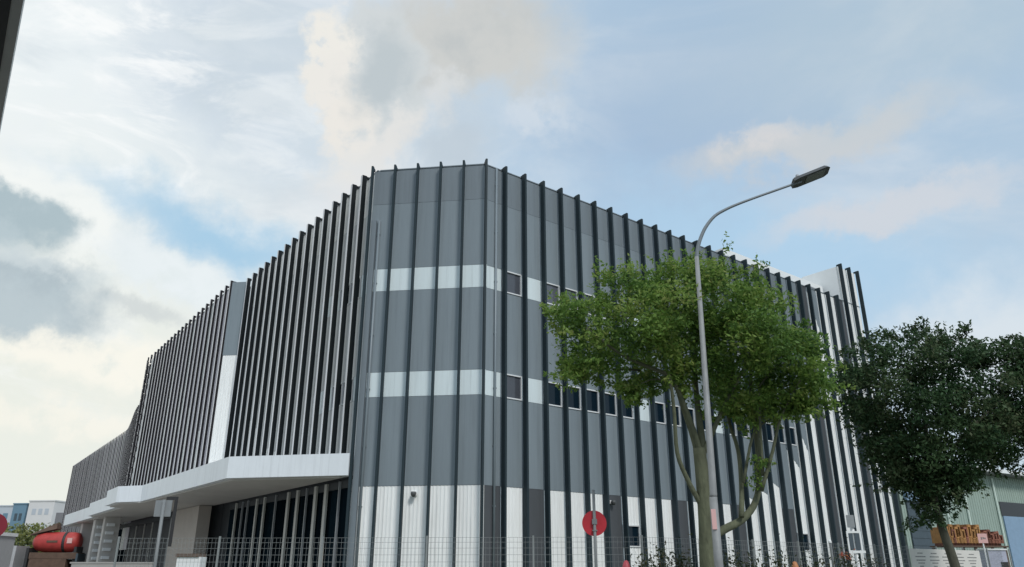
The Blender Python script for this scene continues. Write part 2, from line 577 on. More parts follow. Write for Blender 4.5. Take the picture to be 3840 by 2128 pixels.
def catmull(P, step):
    out = []
    for i in range(1, len(P) - 2):
        a, b, c, d = P[i - 1], P[i], P[i + 1], P[i + 2]
        for k in range(24):
            t = k / 24
            out.append(0.5 * ((2 * b) + (c - a) * t + (2 * a - 5 * b + 4 * c - d) * t * t + (3 * b - a - 3 * c + d) * t ** 3))
    out.append(P[-2])
    res, acc = [out[0]], 0.0
    for a, b in zip(out, out[1:]):
        l = (b - a).length
        while acc + l >= step:
            t = (step - acc) / l
            a = a + (b - a) * t
            res.append(a)
            l = (b - a).length
            acc = 0.0
        acc += l
    return res


FAR_END = Vector((-81.34, 143.6))
CP = [L2E - DL * 5, L2E, Vector((-33.15, 67.1)), Vector((-35.9, 74.0)), Vector((-39.4, 81.6)), Vector((-43.75, 88.1)),
      Vector((-49.84, 99.28)), Vector((-52.4, 103.8)), Vector((-55.1, 107.6)), Vector((-64.3, 120.2)), FAR_END, FAR_END + DL * 8]
CURVE = catmull(CP, SP_L)

bld = thing('office_building', 'long grey and white office block wrapped in dark vertical fins behind the mesh fence', 'building')


def shift(p, n, d):
    return p + n * d


def normals(pts):
    out = []
    for i in range(len(pts)):
        t = (pts[min(i + 1, len(pts) - 1)] - pts[max(i - 1, 0)]).normalized()
        out.append(Vector((-t.y, t.x)))
    return out


CN = normals(CURVE)
NF = Vector((math.sin(R(-7.0)), -math.cos(R(-7.0))))
NR = Vector((DR.y, -DR.x))
FDIR = (R0 - L0).normalized()
NF = Vector((FDIR.y, -FDIR.x))


def meet(p, d, q, e):
    den = d.x * e.y - d.y * e.x
    t = ((q.x - p.x) * e.y - (q.y - p.y) * e.x) / den
    return p + d * t


def core_outline(k):
    cR = REND - NR * k
    cRF = meet(R0 - NR * k, DR, L0 - NF * k, FDIR)
    cLF = meet(L0 - NF * k, FDIR, L0 - NL * k, DL)
    cL1 = L1END - NL * k
    cL2 = L2A - NL * k
    poly = [cR, cRF, cLF, cL1 + DL * 0.35, cL2 + DL * 0.05] + [L2E - NL * k]
    poly += [CURVE[i] - CN[i] * k for i in range(3, len(CURVE))]
    poly += [FAR_END - NL * 40, REND - NR * 55]
    return poly


cb = MB()
poly = core_outline(INSET + 0.065)
cb.prism(poly[::-1], 0.0, 18.95)
cb.build('wall', 'wall_dark', bld)
# parapet coping, one strip per straight run
cp = MB()


def strip(b, a, c, n, o0, o1, z0, z1, mi=0):
    q = [a - n * o0, c - n * o0, c - n * o1, a - n * o1]
    b.prism([(p.x, p.y) for p in q], z0, z1, mi)


strip(cp, R0 + DR * 0.32, REND, NR, INSET - 0.03, INSET + 0.30, ROOF + 0.001, ROOF + 0.05)
strip(cp, L0 + FDIR * 0.28, R0 - FDIR * 0.02, NF, INSET - 0.03, INSET + 0.30, ROOF + 0.001, ROOF + 0.05)
strip(cp, L0 + DL * 0.12, L1END, NL, INSET - 0.03, INSET + 0.30, ROOF + 0.001, ROOF + 0.05)
strip(cp, L2A, L2E, NL, INSET - 0.03, INSET + 0.30, ROOF + 0.001, ROOF + 0.05)
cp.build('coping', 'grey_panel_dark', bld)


# ---- fins
def fin_mesh(z0, z1, mats, depth=0.135, t=0.05, arms=True):
    b = MB()
    b.box(-t, t, -depth, -0.004, z0, z1, 0)
    b.box(-t, t, -0.003, 0.0, z0, z1, 1)
    if arms:
        b.box(-0.03, 0.03, -INSET - 0.02, -depth, z1 - 0.12, z1 - 0.004, 0)
    return b.mesh('fin', mats)


def place(name, me, p, n, z=0.0):
    # local +Y points outwards
    return link(name, me, bld, (p.x, p.y, z), math.atan2(n.y, n.x) - math.pi / 2)


fin_front = fin_mesh(0.05, FIN_TOP, ['fin_dark', 'fin_dark'], 0.255)
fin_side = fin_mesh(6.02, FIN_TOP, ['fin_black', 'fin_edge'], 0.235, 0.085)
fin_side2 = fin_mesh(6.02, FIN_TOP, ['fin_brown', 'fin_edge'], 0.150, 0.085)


def fin_stepped(z0, phase, mats, seg, d0=0.12, d1=0.15):
    """far fins read as stepped slats: short dark and pale lengths in turn"""
    b = MB()
    z, k = z0 - phase * seg, 0
    while z < FIN_TOP:
        a_, c_ = max(z, z0), min(z + seg, FIN_TOP)
        if c_ - a_ > 0.02:
            b.box(-0.05, 0.05, -(d0 if k % 2 else d1), -0.004, a_ + 0.001, c_ - 0.001, k % 2)
            b.box(-0.05, 0.05, -0.003, 0.0, a_ + 0.001, c_ - 0.001, 2)
        z += seg * (1.0 if k % 2 else 1.25)
        k += 1
    return b.mesh('fin', mats)


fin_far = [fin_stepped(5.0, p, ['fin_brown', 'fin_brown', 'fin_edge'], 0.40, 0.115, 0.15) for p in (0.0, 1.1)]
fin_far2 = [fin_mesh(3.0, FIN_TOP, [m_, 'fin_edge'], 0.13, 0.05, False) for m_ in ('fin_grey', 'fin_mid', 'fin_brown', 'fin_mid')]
fin_tall = fin_mesh(0.05, 21.95, ['fin_dark', 'fin_dark'], 0.255)

fin_facet = fin_mesh(0.05, FIN_TOP, ['fin_dark', 'fin_dark'], 0.19, 0.045)
for i in range(0, 5):
    place('fin', fin_facet, L0 + (R0 - L0) * (i / 5.0), NF)
place('fin', fin_facet, R0, (NF + NR).normalized())
for i in range(1, N_R + 1):
    place('fin', fin_tall if i >= 27 else fin_front, R0 + DR * (i * SP_R), NR)
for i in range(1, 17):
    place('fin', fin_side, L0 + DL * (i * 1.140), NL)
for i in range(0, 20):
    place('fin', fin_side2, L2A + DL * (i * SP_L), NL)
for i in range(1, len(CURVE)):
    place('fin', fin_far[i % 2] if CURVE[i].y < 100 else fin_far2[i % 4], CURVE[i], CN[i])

# ---- wall panels
PANEL_CACHE = {}
GAP = 0.008


def panel_mesh(w, zl0, zr0, zl1, zr1, m, ribs):
    key = (round(w, 3), round(zl0, 3), round(zr0, 3), round(zl1, 3), round(zr1, 3), m, ribs)
    if key in PANEL_CACHE:
        return PANEL_CACHE[key]
    b = MB()
    prof = []
    if ribs:
        n = ribs
        for k in range(n):
            x = -w / 2 + w * k / n
            s = w / n
            dp = -0.020 if m == 'white_panel' else -0.004
            prof += [(x + 0.001, 0.0), (x + s * 0.30, 0.0), (x + s * 0.42, dp), (x + s * 0.88, dp)]
        prof += [(w / 2, 0.0)]
    else:
        prof = [(-w / 2, 0.0), (w / 2, 0.0)]
    vs, fs = [], []
    for (x, y) in prof:
        u = (x + w / 2) / w
        vs += [(x, y, zl0 + (zr0 - zl0) * u), (x, y, zl1 + (zr1 - zl1) * u)]
    n = len(prof)
    for k in range(n - 1):
        a = 2 * k
        fs.append((a + 1, a + 3, a + 2, a))
    # back and edges
    o = len(vs)
    for (x, zl, zh) in ((-w / 2, zl0, zl1), (w / 2, zr0, zr1)):
        vs += [(x, -0.055, zl), (x, -0.055, zh)]
    fs += [(o, o + 2, o + 3, o + 1), (0, 1, o + 1, o), (o + 2, 2 * n - 2 + 0, 2 * n - 1, o + 3)]
    top = [2 * k + 1 for k in range(n)]
    bot = [2 * k for k in range(n)]
    fs.append(tuple([o + 1] + top + [o + 3])[::-1])
    fs.append(tuple([o] + bot + [o + 2]))
    b.add(vs, fs)
    PANEL_CACHE[key] = b.mesh('wall_panel', m)
    return PANEL_CACHE[key]


def panel(p, q, n, z0, z1, m, ribs=0, z0r=None, z1r=None, name='wall_panel', extra=0.0):
    """panel of the bay between fin points p and q (left to right seen from outside)"""
    c = (p + q) / 2 - n * (INSET - extra)
    w = (q - p).length - GAP
    zr0 = z0 if z0r is None else z0r
    zr1 = z1 if z1r is None else z1r
    return place(name, panel_mesh(w, z0 + 0.006, zr0 + 0.006, z1 - 0.006, zr1 - 0.006, m, ribs), c, n)


WIN = {}


def window(p, q, n, z0, z1, light='glass_sky', cut=0.76):
    c = (p + q) / 2 - n * INSET
    w = (q - p).length - 0.03
    key = (round(w, 2), round(z1 - z0, 2), light, cut)
    if key not in WIN:
        h = z1 - z0
        f = MB()
        t = 0.055
        f.box(-w / 2, w / 2, -0.05, 0.035, 0, t)
        f.box(-w / 2, w / 2, -0.05, 0.035, h - t, h)
        f.box(-w / 2, -w / 2 + t, -0.05, 0.033, t, h - t)
        f.box(w / 2 - t, w / 2, -0.05, 0.033, t, h - t)
        xm = -w / 2 + w * cut
        a = MB()
        a.box(-w / 2 + t, xm, -0.045, -0.030, t, h - t)
        b = MB()
        b.box(xm + 0.004, w / 2 - t, -0.052, -0.036, t, h - t)
        b.box(xm - 0.02, xm + 0.02, -0.029, 0.006, t, h - t, 1)
        WIN[key] = (f.mesh('window', 'frame_white'), a.mesh('pane', light), b.mesh('pane', ['glass_open', 'glass_open']))
    ms = WIN[key]
    o = place('window', ms[0], c, n, z0)
    link('pane', ms[1], o)
    link('pane', ms[2], o)
    return o


B1, T1, B2, T2, PAR = 8.38, 9.45, 13.15, 14.21, 17.45
# short facet at the corner
for i in range(5):
    p, q = L0 + (R0 - L0) * (i / 5), L0 + (R0 - L0) * ((i + 1) / 5)
    if i == 0:
        p = p + FDIR * 0.02
    panel(p, q, NF, 0.06, 4.72, 'white_panel', 7)
    panel(p, q, NF, 4.72, B1, 'grey_panel')
    panel(p, q, NF, B1, T1, 'white_band')
    panel(p, q, NF, T1, B2, 'grey_panel')
    panel(p, q, NF, B2, T2, 'white_band')
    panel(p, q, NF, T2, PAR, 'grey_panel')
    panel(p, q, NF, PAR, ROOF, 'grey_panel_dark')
# long right-hand wall
win_hi = {1, 3, 4, 5, 6, 7, 9, 10, 11, 12, 14, 15, 16, 17, 18, 19}
charcoal = {0, 2, 6, 10, 14, 18}
edge = [(0, 4.72), (15 * SP_R, 4.95), (16 * SP_R, 5.40), (17 * SP_R, 5.85), (18 * SP_R, 6.35), (19 * SP_R, 7.10),
        (20 * SP_R, 8.15), (21 * SP_R, 10.2), (22 * SP_R, 12.9), (23 * SP_R, 16.0), (24 * SP_R, 19.2)]


def edge_z(s):
    return float(np.interp(s, [e[0] for e in edge], [e[1] for e in edge]))


for i in range(N_R):
    p, q = R0 + DR * (i * SP_R), R0 + DR * ((i + 1) * SP_R)
    if i == 0:
        p = p + DR * 0.26
    s0, s1 = i * SP_R, (i + 1) * SP_R
    top = 21.85 if i >= 27 else ROOF
    if i in (22, 26):
        panel(p, q, NR, 0.06, top, 'charcoal_panel')
        continue
    if i >= 24:
        panel(p, q, NR, 0.06, 9.4, 'white_panel')
        panel(p, q, NR, 9.4, top, 'white_panel')
        continue
    za, zb = (4.72, 4.72) if i < 15 else (edge_z(s0), edge_z(s1))
    if i in (7, 19):
        panel(p, q, NR, 0.06, 2.5, 'white_panel', 7)
        window(p, q, NR, 2.5, 3.46, 'glass_dark', 0.88)
        panel(p, q, NR, 3.46, za, 'white_panel', 7, z1r=zb)
    elif i in charcoal:
        panel(p, q, NR, 0.06, 4.72, 'charcoal_panel')
        za = zb = 4.72
    else:
        panel(p, q, NR, 0.06, za, 'white_panel', 7, z1r=zb)
    if i >= 20:
        panel(p, q, NR, za, ROOF, 'grey_panel', z0r=zb)
        continue
    panel(p, q, NR, za, B1, 'grey_panel', z0r=zb)
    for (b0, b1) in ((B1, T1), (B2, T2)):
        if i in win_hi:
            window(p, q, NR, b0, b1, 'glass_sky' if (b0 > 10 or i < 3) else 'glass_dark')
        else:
            panel(p, q, NR, b0, b1, 'white_band')
    panel(p, q, NR, T1, B2, 'grey_panel')
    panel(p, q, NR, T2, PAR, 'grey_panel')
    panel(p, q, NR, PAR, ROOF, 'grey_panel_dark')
# side wing, first run
for i in range(16):
    q, p = L0 + DL * (i * 1.140), L0 + DL * ((i + 1) * 1.140)
    if i == 0:
        q = q + DL * 0.30
    panel(p, q, NL, 17.2, ROOF, 'side_panel_pale')
    low = {15: None, 14: None, 13: 9.6, 12: 9.0, 10: 7.6, 9: 7.3}.get(i)
    z = 5.2
    if low:
        panel(p, q, NL, z, low, 'white_panel')
        z = low
    if i < 5:
        panel(p, q, NL, z, B1, 'side_panel')
        if i in (1, 2):
            window(p, q, NL, B1, T1, 'glass_dark', 0.7)
        else:
            panel(p, q, NL, B1, T1, 'white_band')
        panel(p, q, NL, T1, B2, 'side_panel')
        if i in (1, 2):
            window(p, q, NL, B2, T2, 'glass_dark', 0.7)
        else:
            panel(p, q, NL, B2, T2, 'white_band')
        panel(p, q, NL, T2, 17.2, 'side_panel')
    else:
        mid = 12.2 + 0.4 * ((i * 7) % 5) - 0.35 * (i % 3)
        panel(p, q, NL, z, mid, 'side_panel')
        panel(p, q, NL, mid, 17.2, 'side_panel')
# return face where the wing steps forward
rp, rq = Vector((-18.40, 46.775)), Vector((-17.36, 46.66))
rt = (rq - rp).normalized()
rn = Vector((rt.y, -rt.x))
panel(rp, rq, rn, 14.25, ROOF, 'grey_panel', extra=INSET)
panel(rp, rq, rn, 5.2, 14.25, 'white_panel', 7, extra=INSET)
# side wing, second run
for i in range(19):
    q, p = L2A + DL * (i * SP_L), L2A + DL * ((i + 1) * SP_L)
    if i == 0:
        panel(p, q, NL, 5.2, 14.0, 'white_panel')
        panel(p, q, NL, 14.0, ROOF, 'side_panel')
        continue
    cut = 8.0 + (i * 3.7) % 9
    panel(p, q, NL, 5.2, cut, ('lilac_panel', 'side_panel_pale')[(i * 5) % 3 == 0])
    panel(p, q, NL, cut, ROOF, ('lilac_panel', 'side_panel')[i % 4 == 0])
# beyond, hundreds of slivers a pixel or two wide
fb = MB()
for i in range(len(CURVE) - 1):
    q, p = CURVE[i], CURVE[i + 1]
    n = CN[i]
    for (z0, z1, k) in ((3.0, 7.0 + (i * 2.3) % 5, 0), (7.0 + (i * 2.3) % 5, ROOF, 1)):
        a, c = p - n * INSET, q - n * INSET
        d2 = (c - a).normalized() * 0.02
        fb.prism([(a.x + d2.x, a.y + d2.y), (c.x - d2.x, c.y - d2.y), (c.x - d2.x - n.x * 0.05, c.y - d2.y - n.y * 0.05),
                  (a.x + d2.x - n.x * 0.05, a.y + d2.y - n.y * 0.05)][::-1], z0 + 0.01, z1 - 0.01, (i * 7 + k) % 3)
o = fb.build('wall_cladding', ['lilac_panel', 'side_panel', 'side_panel_pale'], bld)
o['kind'] = 'stuff'

# ---- rooftop volumes
rb = MB()
TA, TB = Vector((23.80, 51.22)), REND - NR * (INSET + 0.07)
pa = R0 + DR * 31.30 - NR * (INSET + 0.07)
pb = R0 + DR * (N_R * SP_R) - NR * (INSET + 0.07)
rb.prism([(pa.x, pa.y), (pb.x, pb.y), (pb.x - NR.x * 6, pb.y - NR.y * 6), (pa.x - NR.x * 2.6, pa.y - NR.y * 2.6)], 18.96, 21.82)
rb.build('stair_tower', 'white_paint', bld)
rb = MB()
pa = R0 + DR * 19.6 - NR * 1.5
pb = R0 + DR * 31.0 - NR * 1.5
rb.prism([(pa.x, pa.y), (pb.x, pb.y), (pb.x - NR.x * 5, pb.y - NR.y * 5), (pa.x - NR.x * 5, pa.y - NR.y * 5)], 18.96, 20.55)
rb.build('roof_parapet', 'white_paint', bld)
vb = MB()
for k in range(3):
    c = R0 + DR * (29.2 + 0.1 * k) - NR * 1.46
    M = Matrix.Translation((c.x, c.y, 19.75 + 0.16 * k)) @ Matrix.Rotation(R(38.2), 4, 'Z')
    vb.box(-0.55, 0.55, -0.06, 0.0, 0, 0.07, 0, M)
vb.build('vent', 'steel_grey', bld)

# ---- downpipes
for (c, n, z1) in ((L0 + FDIR * 0.42 - NF * 0.30, NF, 16.6), (R0 + DR * 0.80 - NR * 0.31, NR, ROOF)):
    d = MB()
    d.tube([(c.x, c.y, 0.05), (c.x, c.y, z1)], 0.055, 10)
    z = 1.5
    while z < z1 - 0.3:
        d.box(c.x - 0.075, c.x + 0.075, c.y - 0.02, c.y + 0.06, z, z + 0.05)
        z += 2.4
    d.build('downpipe', 'grey_panel', bld, True)
# flat grey pilaster beside the first fin of the facet
b = MB()
c0, c1 = L0 + FDIR * 0.06, L0 + FDIR * 0.30
b.prism([tuple(x) for x in ((c0 - NF * (INSET - 0.002)), (c0 - NF * 0.22), (c1 - NF * 0.22), (c1 - NF * (INSET - 0.002)))][::1], 0.05, 16.6)
b.build('pilaster', 'grey_panel_dark', bld)

# ---- canopy
A_ = L0 + NL * 0.10 - DL * 0.02
Bc, Cc, Dc, Ec = Vector((-11.9, 32.5)), Vector((-20.9, 44.3)), Vector((-22.55, 44.85)), Vector((-24.6, 47.7))
E2 = Ec - NL * 0.75
Gc = Vector((-30.60, 57.2))
G2 = Gc - NL * 0.55
Hc = Vector((-39.6, 70.3))
H2 = Vector((-36.6, 72.4))
inner = [CURVE[5] - CN[5] * 0.1, L2E + NL * -0.1, L2A - NL * 0.1, L1END + DL * 0.2 - NL * 0.12, L0 - NL * 0.12 + DL * 0.2]
can = [A_, Bc, Cc, Dc, Ec, E2, Gc, G2, Hc, H2] + inner
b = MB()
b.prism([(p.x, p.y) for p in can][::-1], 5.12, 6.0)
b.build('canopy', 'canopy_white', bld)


def inset_poly(P, d):
    out = []
    n = len(P)
    for i in range(n):
        a, c, e = P[i - 1], P[i], P[(i + 1) % n]
        n1 = Vector((-(c - a).y, (c - a).x)).normalized()
        n2 = Vector((-(e - c).y, (e - c).x)).normalized()
        m = (n1 + n2)
        m = m / max(0.3, m.length_squared / 2) if m.length > 1e-6 else n1
        out.append(c + m * d)
    return out


soff = [A_ + Vector((-0.4, 0.25)), Bc + Vector((0.15, 0.3)), Cc + Vector((0.25, -0.1)), Dc + Vector((0.2, 0.15)), Ec + Vector((0.3, 0.05)),
        E2 + Vector((0.25, 0.05)), Gc + Vector((0.25, 0.05)), G2 + Vector((0.25, 0.05)), Hc + Vector((0.3, -0.1)), H2 + Vector((0.2, -0.2))]
soff += [p + NL * 0.15 for p in (CURVE[5], L2E, L2A, L1END + DL * 0.2)] + [L0 + DL * 0.4 + NL * 0.15]
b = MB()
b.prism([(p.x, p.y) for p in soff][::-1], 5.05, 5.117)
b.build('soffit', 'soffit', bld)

# ---- ground floor under the canopy
GZ = 5.02


def wall_pt(base, s, o):
    return base + DL * s - NL * o


glass_me = {}
for i in range(0, 15):
    a, c = wall_pt(L0, 0.35 + i * 1.1, 0.36), wall_pt(L0, 0.35 + (i + 1) * 1.1 - 0.02, 0.36)
    place('glass_panel', panel_mesh((c - a).length, 0.1, 0.1, GZ - 0.3, GZ - 0.3, 'glass_navy', 0), (a + c) / 2, NL)
lint = MB()
strip(lint, wall_pt(L0, 0.3, 0), wall_pt(L0, 16.9, 0), NL, 0.30, 0.42, GZ - 0.29, GZ + 0.02)
strip(lint, wall_pt(L2A, 5.5, 0), wall_pt(L2A, 30, 0), NL, 0.30, 0.42, GZ - 0.29, GZ + 0.02)
lint.build('lintel', 'wall_dark', bld)
mul_me = {}
for s, w, m in ((0.45, 0.22, 'white_paint'), (2.9, 0.26, 'mullion'), (4.05, 0.26, 'mullion'), (6.2, 0.24, 'mullion'), (7.4, 0.24, 'mullion'),
                (10.75, 0.18, 'mullion'), (11.95, 0.18, 'mullion'), (15.4, 0.16, 'mullion'), (1.5, 0.07, 'steel_grey'), (5.1, 0.07, 'steel_grey'), (9.1, 0.07, 'steel_grey'), (13.4, 0.07, 'steel_grey'), (14.3, 0.07, 'steel_grey')):
    c = wall_pt(L0, s, 0.0)
    b = MB()
    b.box(-w / 2, w / 2, -0.30, -0.21, 0.05, GZ)
    place('mullion', b.mesh('mullion', m), c, NL)
b = MB()
strip(b, wall_pt(L2A, -1.0, 0), wall_pt(L2A, 5.2, 0), NL, -0.25, 0.45, 0.05, GZ)
b.build('entrance_wall', 'beige_wall', bld)
b = MB()
strip(b, wall_pt(L2A, 5.25, 0), wall_pt(L2A, 7.0, 0), NL, 0.10, 0.45, 0.05, GZ - 0.3)
b.build('door_recess', 'sign_grey', bld)
for i in range(0, 18):
    a, c = wall_pt(L2A, 7.1 + i * 1.2, 0.45), wall_pt(L2A, 7.1 + (i + 1) * 1.2 - 0.02, 0.45)
    place('glass_panel', panel_mesh((c - a).length, 0.1, 0.1, GZ - 0.3, GZ - 0.3, 'glass_navy', 0), (a + c) / 2, NL)
for s in (11.1, 13.6, 16.2, 19.1):
    b = MB()
    b.box(-0.06, 0.06, -0.245, -0.17, 0.05, GZ)
    place('mullion', b.mesh('mullion', 'mullion'), wall_pt(L2A, s, 0.2), NL)
for s, w in ((24.6, 1.15), (18.6, 1.0), (14.4, 0.75)):
    c = wall_pt(L2A, s, -2.2)
    b = MB()
    b.box(-w / 2, w / 2, -0.5, 0.5, 0.0, 5.04)
    o = place('column', b.mesh('column', 'soffit'), c, NL)
    if s < 20:
        lv = MB()
        lv.box(-0.20, 0.02, -0.25, 0.25, 0, 0.20)
        me = lv.mesh('light_box', 'white_paint')
        for k in range(5):
            link('light_box', me, o, (-w / 2 - 0.02, 0.1, 2.2 + k * 0.55))
# plain white wall under the far end of the wing
b = MB()
q = [CURVE[i] - CN[i] * 0.25 for i in range(30, len(CURVE), 4)]
for a, c in zip(q, q[1:]):
    n = Vector((-(c - a).y, (c - a).x)).normalized()
    strip(b, a, c, n, 0.0, 0.12, 0.05, 3.0)
b.build('plinth_wall', 'white_paint', bld)

# ---- security cameras
for (c, n, lab) in ((L0 + FDIR * 2.62 - NF * 0.35, NF, 'small dome camera high on the white corner facet panel'),
                    (R0 + DR * 7.45 - NR * 0.35, NR, 'small dome camera on the charcoal panel above the red disc')):
    t = thing('security_camera', lab, 'camera', (c.x, c.y, 4.38), math.atan2(n.y, n.x) - math.pi / 2, 'dome cameras on the office wall')
    b = MB()
    b.box(-0.10, 0.10, -0.02, 0.05, -0.05, 0.10)
    b.box(-0.05, 0.05, 0.05, 0.16, 0.02, 0.08)
    b.build('bracket', 'lens_white', t)
    b = MB()
    b.lathe((0, 0.17, 0.02), [(0.10, 0.07), (0.11, 0.0), (0.10, -0.06), (0.06, -0.12), (0.01, -0.14)], 'Z', 14)
    b.build('housing', 'lamp_head', t, True)

# ------------------------------------------------------------------ mesh fence
fence = thing('mesh_fence', 'thin grey welded mesh fence running in front of the fin clad building', 'fence')
FP = [Vector((-10.3, 21.0)), Vector((3.25, 20.10)), Vector((14.26, 29.05)), Vector((21.5, 34.84))]
post_b = MB()
post_b.box(-0.022, 0.022, -0.022, 0.022, 0.0, 2.38)
post_me = post_b.mesh('post', 'wire')
MESHP = {}


def mesh_panel(w):
    k = round(w, 2)
    if k not in MESHP:
        b = MB()
        n = int(w / 0.10)
        for i in range(n + 1):
            x = w * i / n
            b.box(x - 0.0022, x + 0.0022, -0.0022, 0.0022, 0.08, 2.34)
        for z in (0.1, 0.35, 0.6, 0.85, 1.1, 1.35, 1.58, 1.75, 1.92, 2.08, 2.22, 2.335):
            b.box(0, w, -0.009, -0.0030, z - 0.0032, z + 0.0032)
        MESHP[k] = b.mesh('mesh_panel', 'wire')
    return MESHP[k]


for a, c in zip(FP, FP[1:]):
    d = c - a
    n = max(1, round(d.length / 2.5))
    ang = math.atan2(d.y, d.x)
    for i in range(n):
        p = a + d * (i / n)
        link('post', post_me, fence, (p.x, p.y, 0), ang)
        link('mesh_panel', mesh_panel(d.length / n), fence, (p.x, p.y, 0), ang)
link('post', post_me, fence, (FP[-1].x, FP[-1].y, 0), 0)

def smooth_line(P, k=4):
    P = [Vector(p) for p in P]
    Q = [P[0] * 2 - P[1]] + P + [P[-1] * 2 - P[-2]]
    out = []
    for i in range(1, len(Q) - 2):
        a, b_, c, d = Q[i - 1:i + 3]
        for j in range(k):
            t = j / k
            out.append(0.5 * ((2 * b_) + (c - a) * t + (2 * a - 5 * b_ + 4 * c - d) * t * t + (3 * b_ - a - 3 * c + d) * t ** 3))
    out.append(P[-1])
    return out


# ------------------------------------------------------------------ street lamp
lamp = thing('street_lamp', 'tall grey street lamp with curved arm rising in front of the green tree', 'street lamp', (4.20, 16.5, 0))
b = MB()
X0, Y0 = 4.20, 16.5
b.tube([(0, 0, 0), (0.01, 0, 1.7), (0.02, 0, 3.0)], [0.115, 0.092, 0.085], 14)
b.tube([(0.02, 0, 3.0), (0.03, 0, 3.05), (0.14, 0, 8.45)], [0.085, 0.078, 0.050], 14)
b.build('pole', 'galvanised', lamp, True)
b = MB()
arm = [(0.14, 0, 8.40), (0.17, 0, 8.62), (0.26, 0, 8.90), (0.42, 0, 9.22), (0.66, 0, 9.51), (0.95, 0, 9.69), (1.25, 0, 9.83), (1.65, 0, 9.99),
       (2.10, 0, 10.16), (2.66, 0, 10.37), (2.86, 0, 10.44)]
arm = smooth_line(arm, 4)
b.tube(arm, [0.048 - 0.018 * min(1.0, i / 30) for i in range(len(arm))], 10)
b.build('arm', 'lamp_arm', lamp, True)
M = Matrix.Translation((2.72, 0, 10.38)) @ Matrix.Rotation(R(-23), 4, 'Y') @ Matrix.Rotation(R(-14), 4, 'X')
b = MB()
P2 = [(-0.06, -0.15), (0.10, -0.19), (0.84, -0.19), (0.94, -0.12), (0.94, 0.12), (0.84, 0.19), (0.10, 0.19), (-0.06, 0.15)]
vs = [M @ Vector((x, y, 0.0)) for x, y in P2] + [M @ Vector((x * 0.97, y * 0.85, 0.085)) for x, y in P2]
n = len(P2)
b.add(vs, [tuple(range(n - 1, -1, -1)), tuple(range(n, 2 * n))] + [(i, (i + 1) % n, (i + 1) % n + n, i + n) for i in range(n)])
b.box(0.02, 0.26, -0.09, 0.09, 0.085, 0.13, 0, M)
head = b.build('lamp_head', 'lamp_head', lamp)
b = MB()
b.box(0.28, 0.80, -0.13, 0.13, -0.012, -0.002, 0, M)
b.build('lens', 'lens', head)
b = MB()
c = M @ Vector((0.14, 0, 0.13))
b.lathe(tuple(c), [(0.045, 0.0), (0.045, 0.06), (0.035, 0.09), (0.01, 0.10)], 'Z', 12)
b.build('sensor', 'steel_grey', head, True)
b = MB()
b.box(-0.075, 0.02, -0.105, -0.082, 2.35, 2.75)
b.build('number_plate', 'notice_pink', lamp)


# ------------------------------------------------------------------ trees
def inside(P, x, z):
    c = False
    n = len(P)
    for i in range(n):
        x1, z1 = P[i]
        x2, z2 = P[i - 1]
        if (z1 > z) != (z2 > z) and x < (x2 - x1) * (z - z1) / (z2 - z1) + x1:
            c = not c
    return c


def edge_dist(P, x, z):
    best = 9.0
    for i in range(len(P)):
        a, c = np.array(P[i - 1]), np.array(P[i])
        d = c - a
        t = max(0.0, min(1.0, np.dot(np.array((x, z)) - a, d) / max(1e-9, np.dot(d, d))))
        best = min(best, np.hypot(*(np.array((x, z)) - a - d * t)))
    return best


def leaf_mesh(name, cent, size, m, droop=0.2, tone=None):
    """cent Nx3, size N: two-triangle pointed leaves in random attitudes"""
    n = len(cent)
    nrm = rng.normal(size=(n, 3))
    nrm += np.array((sd.x, sd.y, sd.z)) * 0.75
    nrm[:, 2] += 0.35
    nrm /= np.linalg.norm(nrm, axis=1)[:, None]
    a = rng.normal(size=(n, 3))
    a[:, 2] -= droop
    a -= nrm * np.sum(a * nrm, axis=1)[:, None]
    a /= np.linalg.norm(a, axis=1)[:, None]
    b = np.cross(nrm, a)
    s = size[:, None]
    v = np.empty((n, 4, 3))
    v[:, 0] = cent - a * s
    v[:, 1] = cent + b * s * 0.48
    v[:, 2] = cent + a * s
    v[:, 3] = cent - b * s * 0.48
    me = bpy.data.meshes.new(name)
    me.vertices.add(4 * n)
    me.vertices.foreach_set('co', v.ravel())
    me.loops.add(4 * n)
    me.loops.foreach_set('vertex_index', np.arange(4 * n))
    me.polygons.add(n)
    me.polygons.foreach_set('loop_start', np.arange(n) * 4)
    me.materials.append(MATS[m])
    me.update(calc_edges=True)
    t = rng.uniform(0, 1, n) if tone is None else np.clip(0.55 * tone + 0.45 * rng.uniform(0, 1, n), 0, 1)
    at = me.attributes.new('tone', 'FLOAT', 'FACE')
    at.data.foreach_set('value', t.astype(np.float32))
    return me


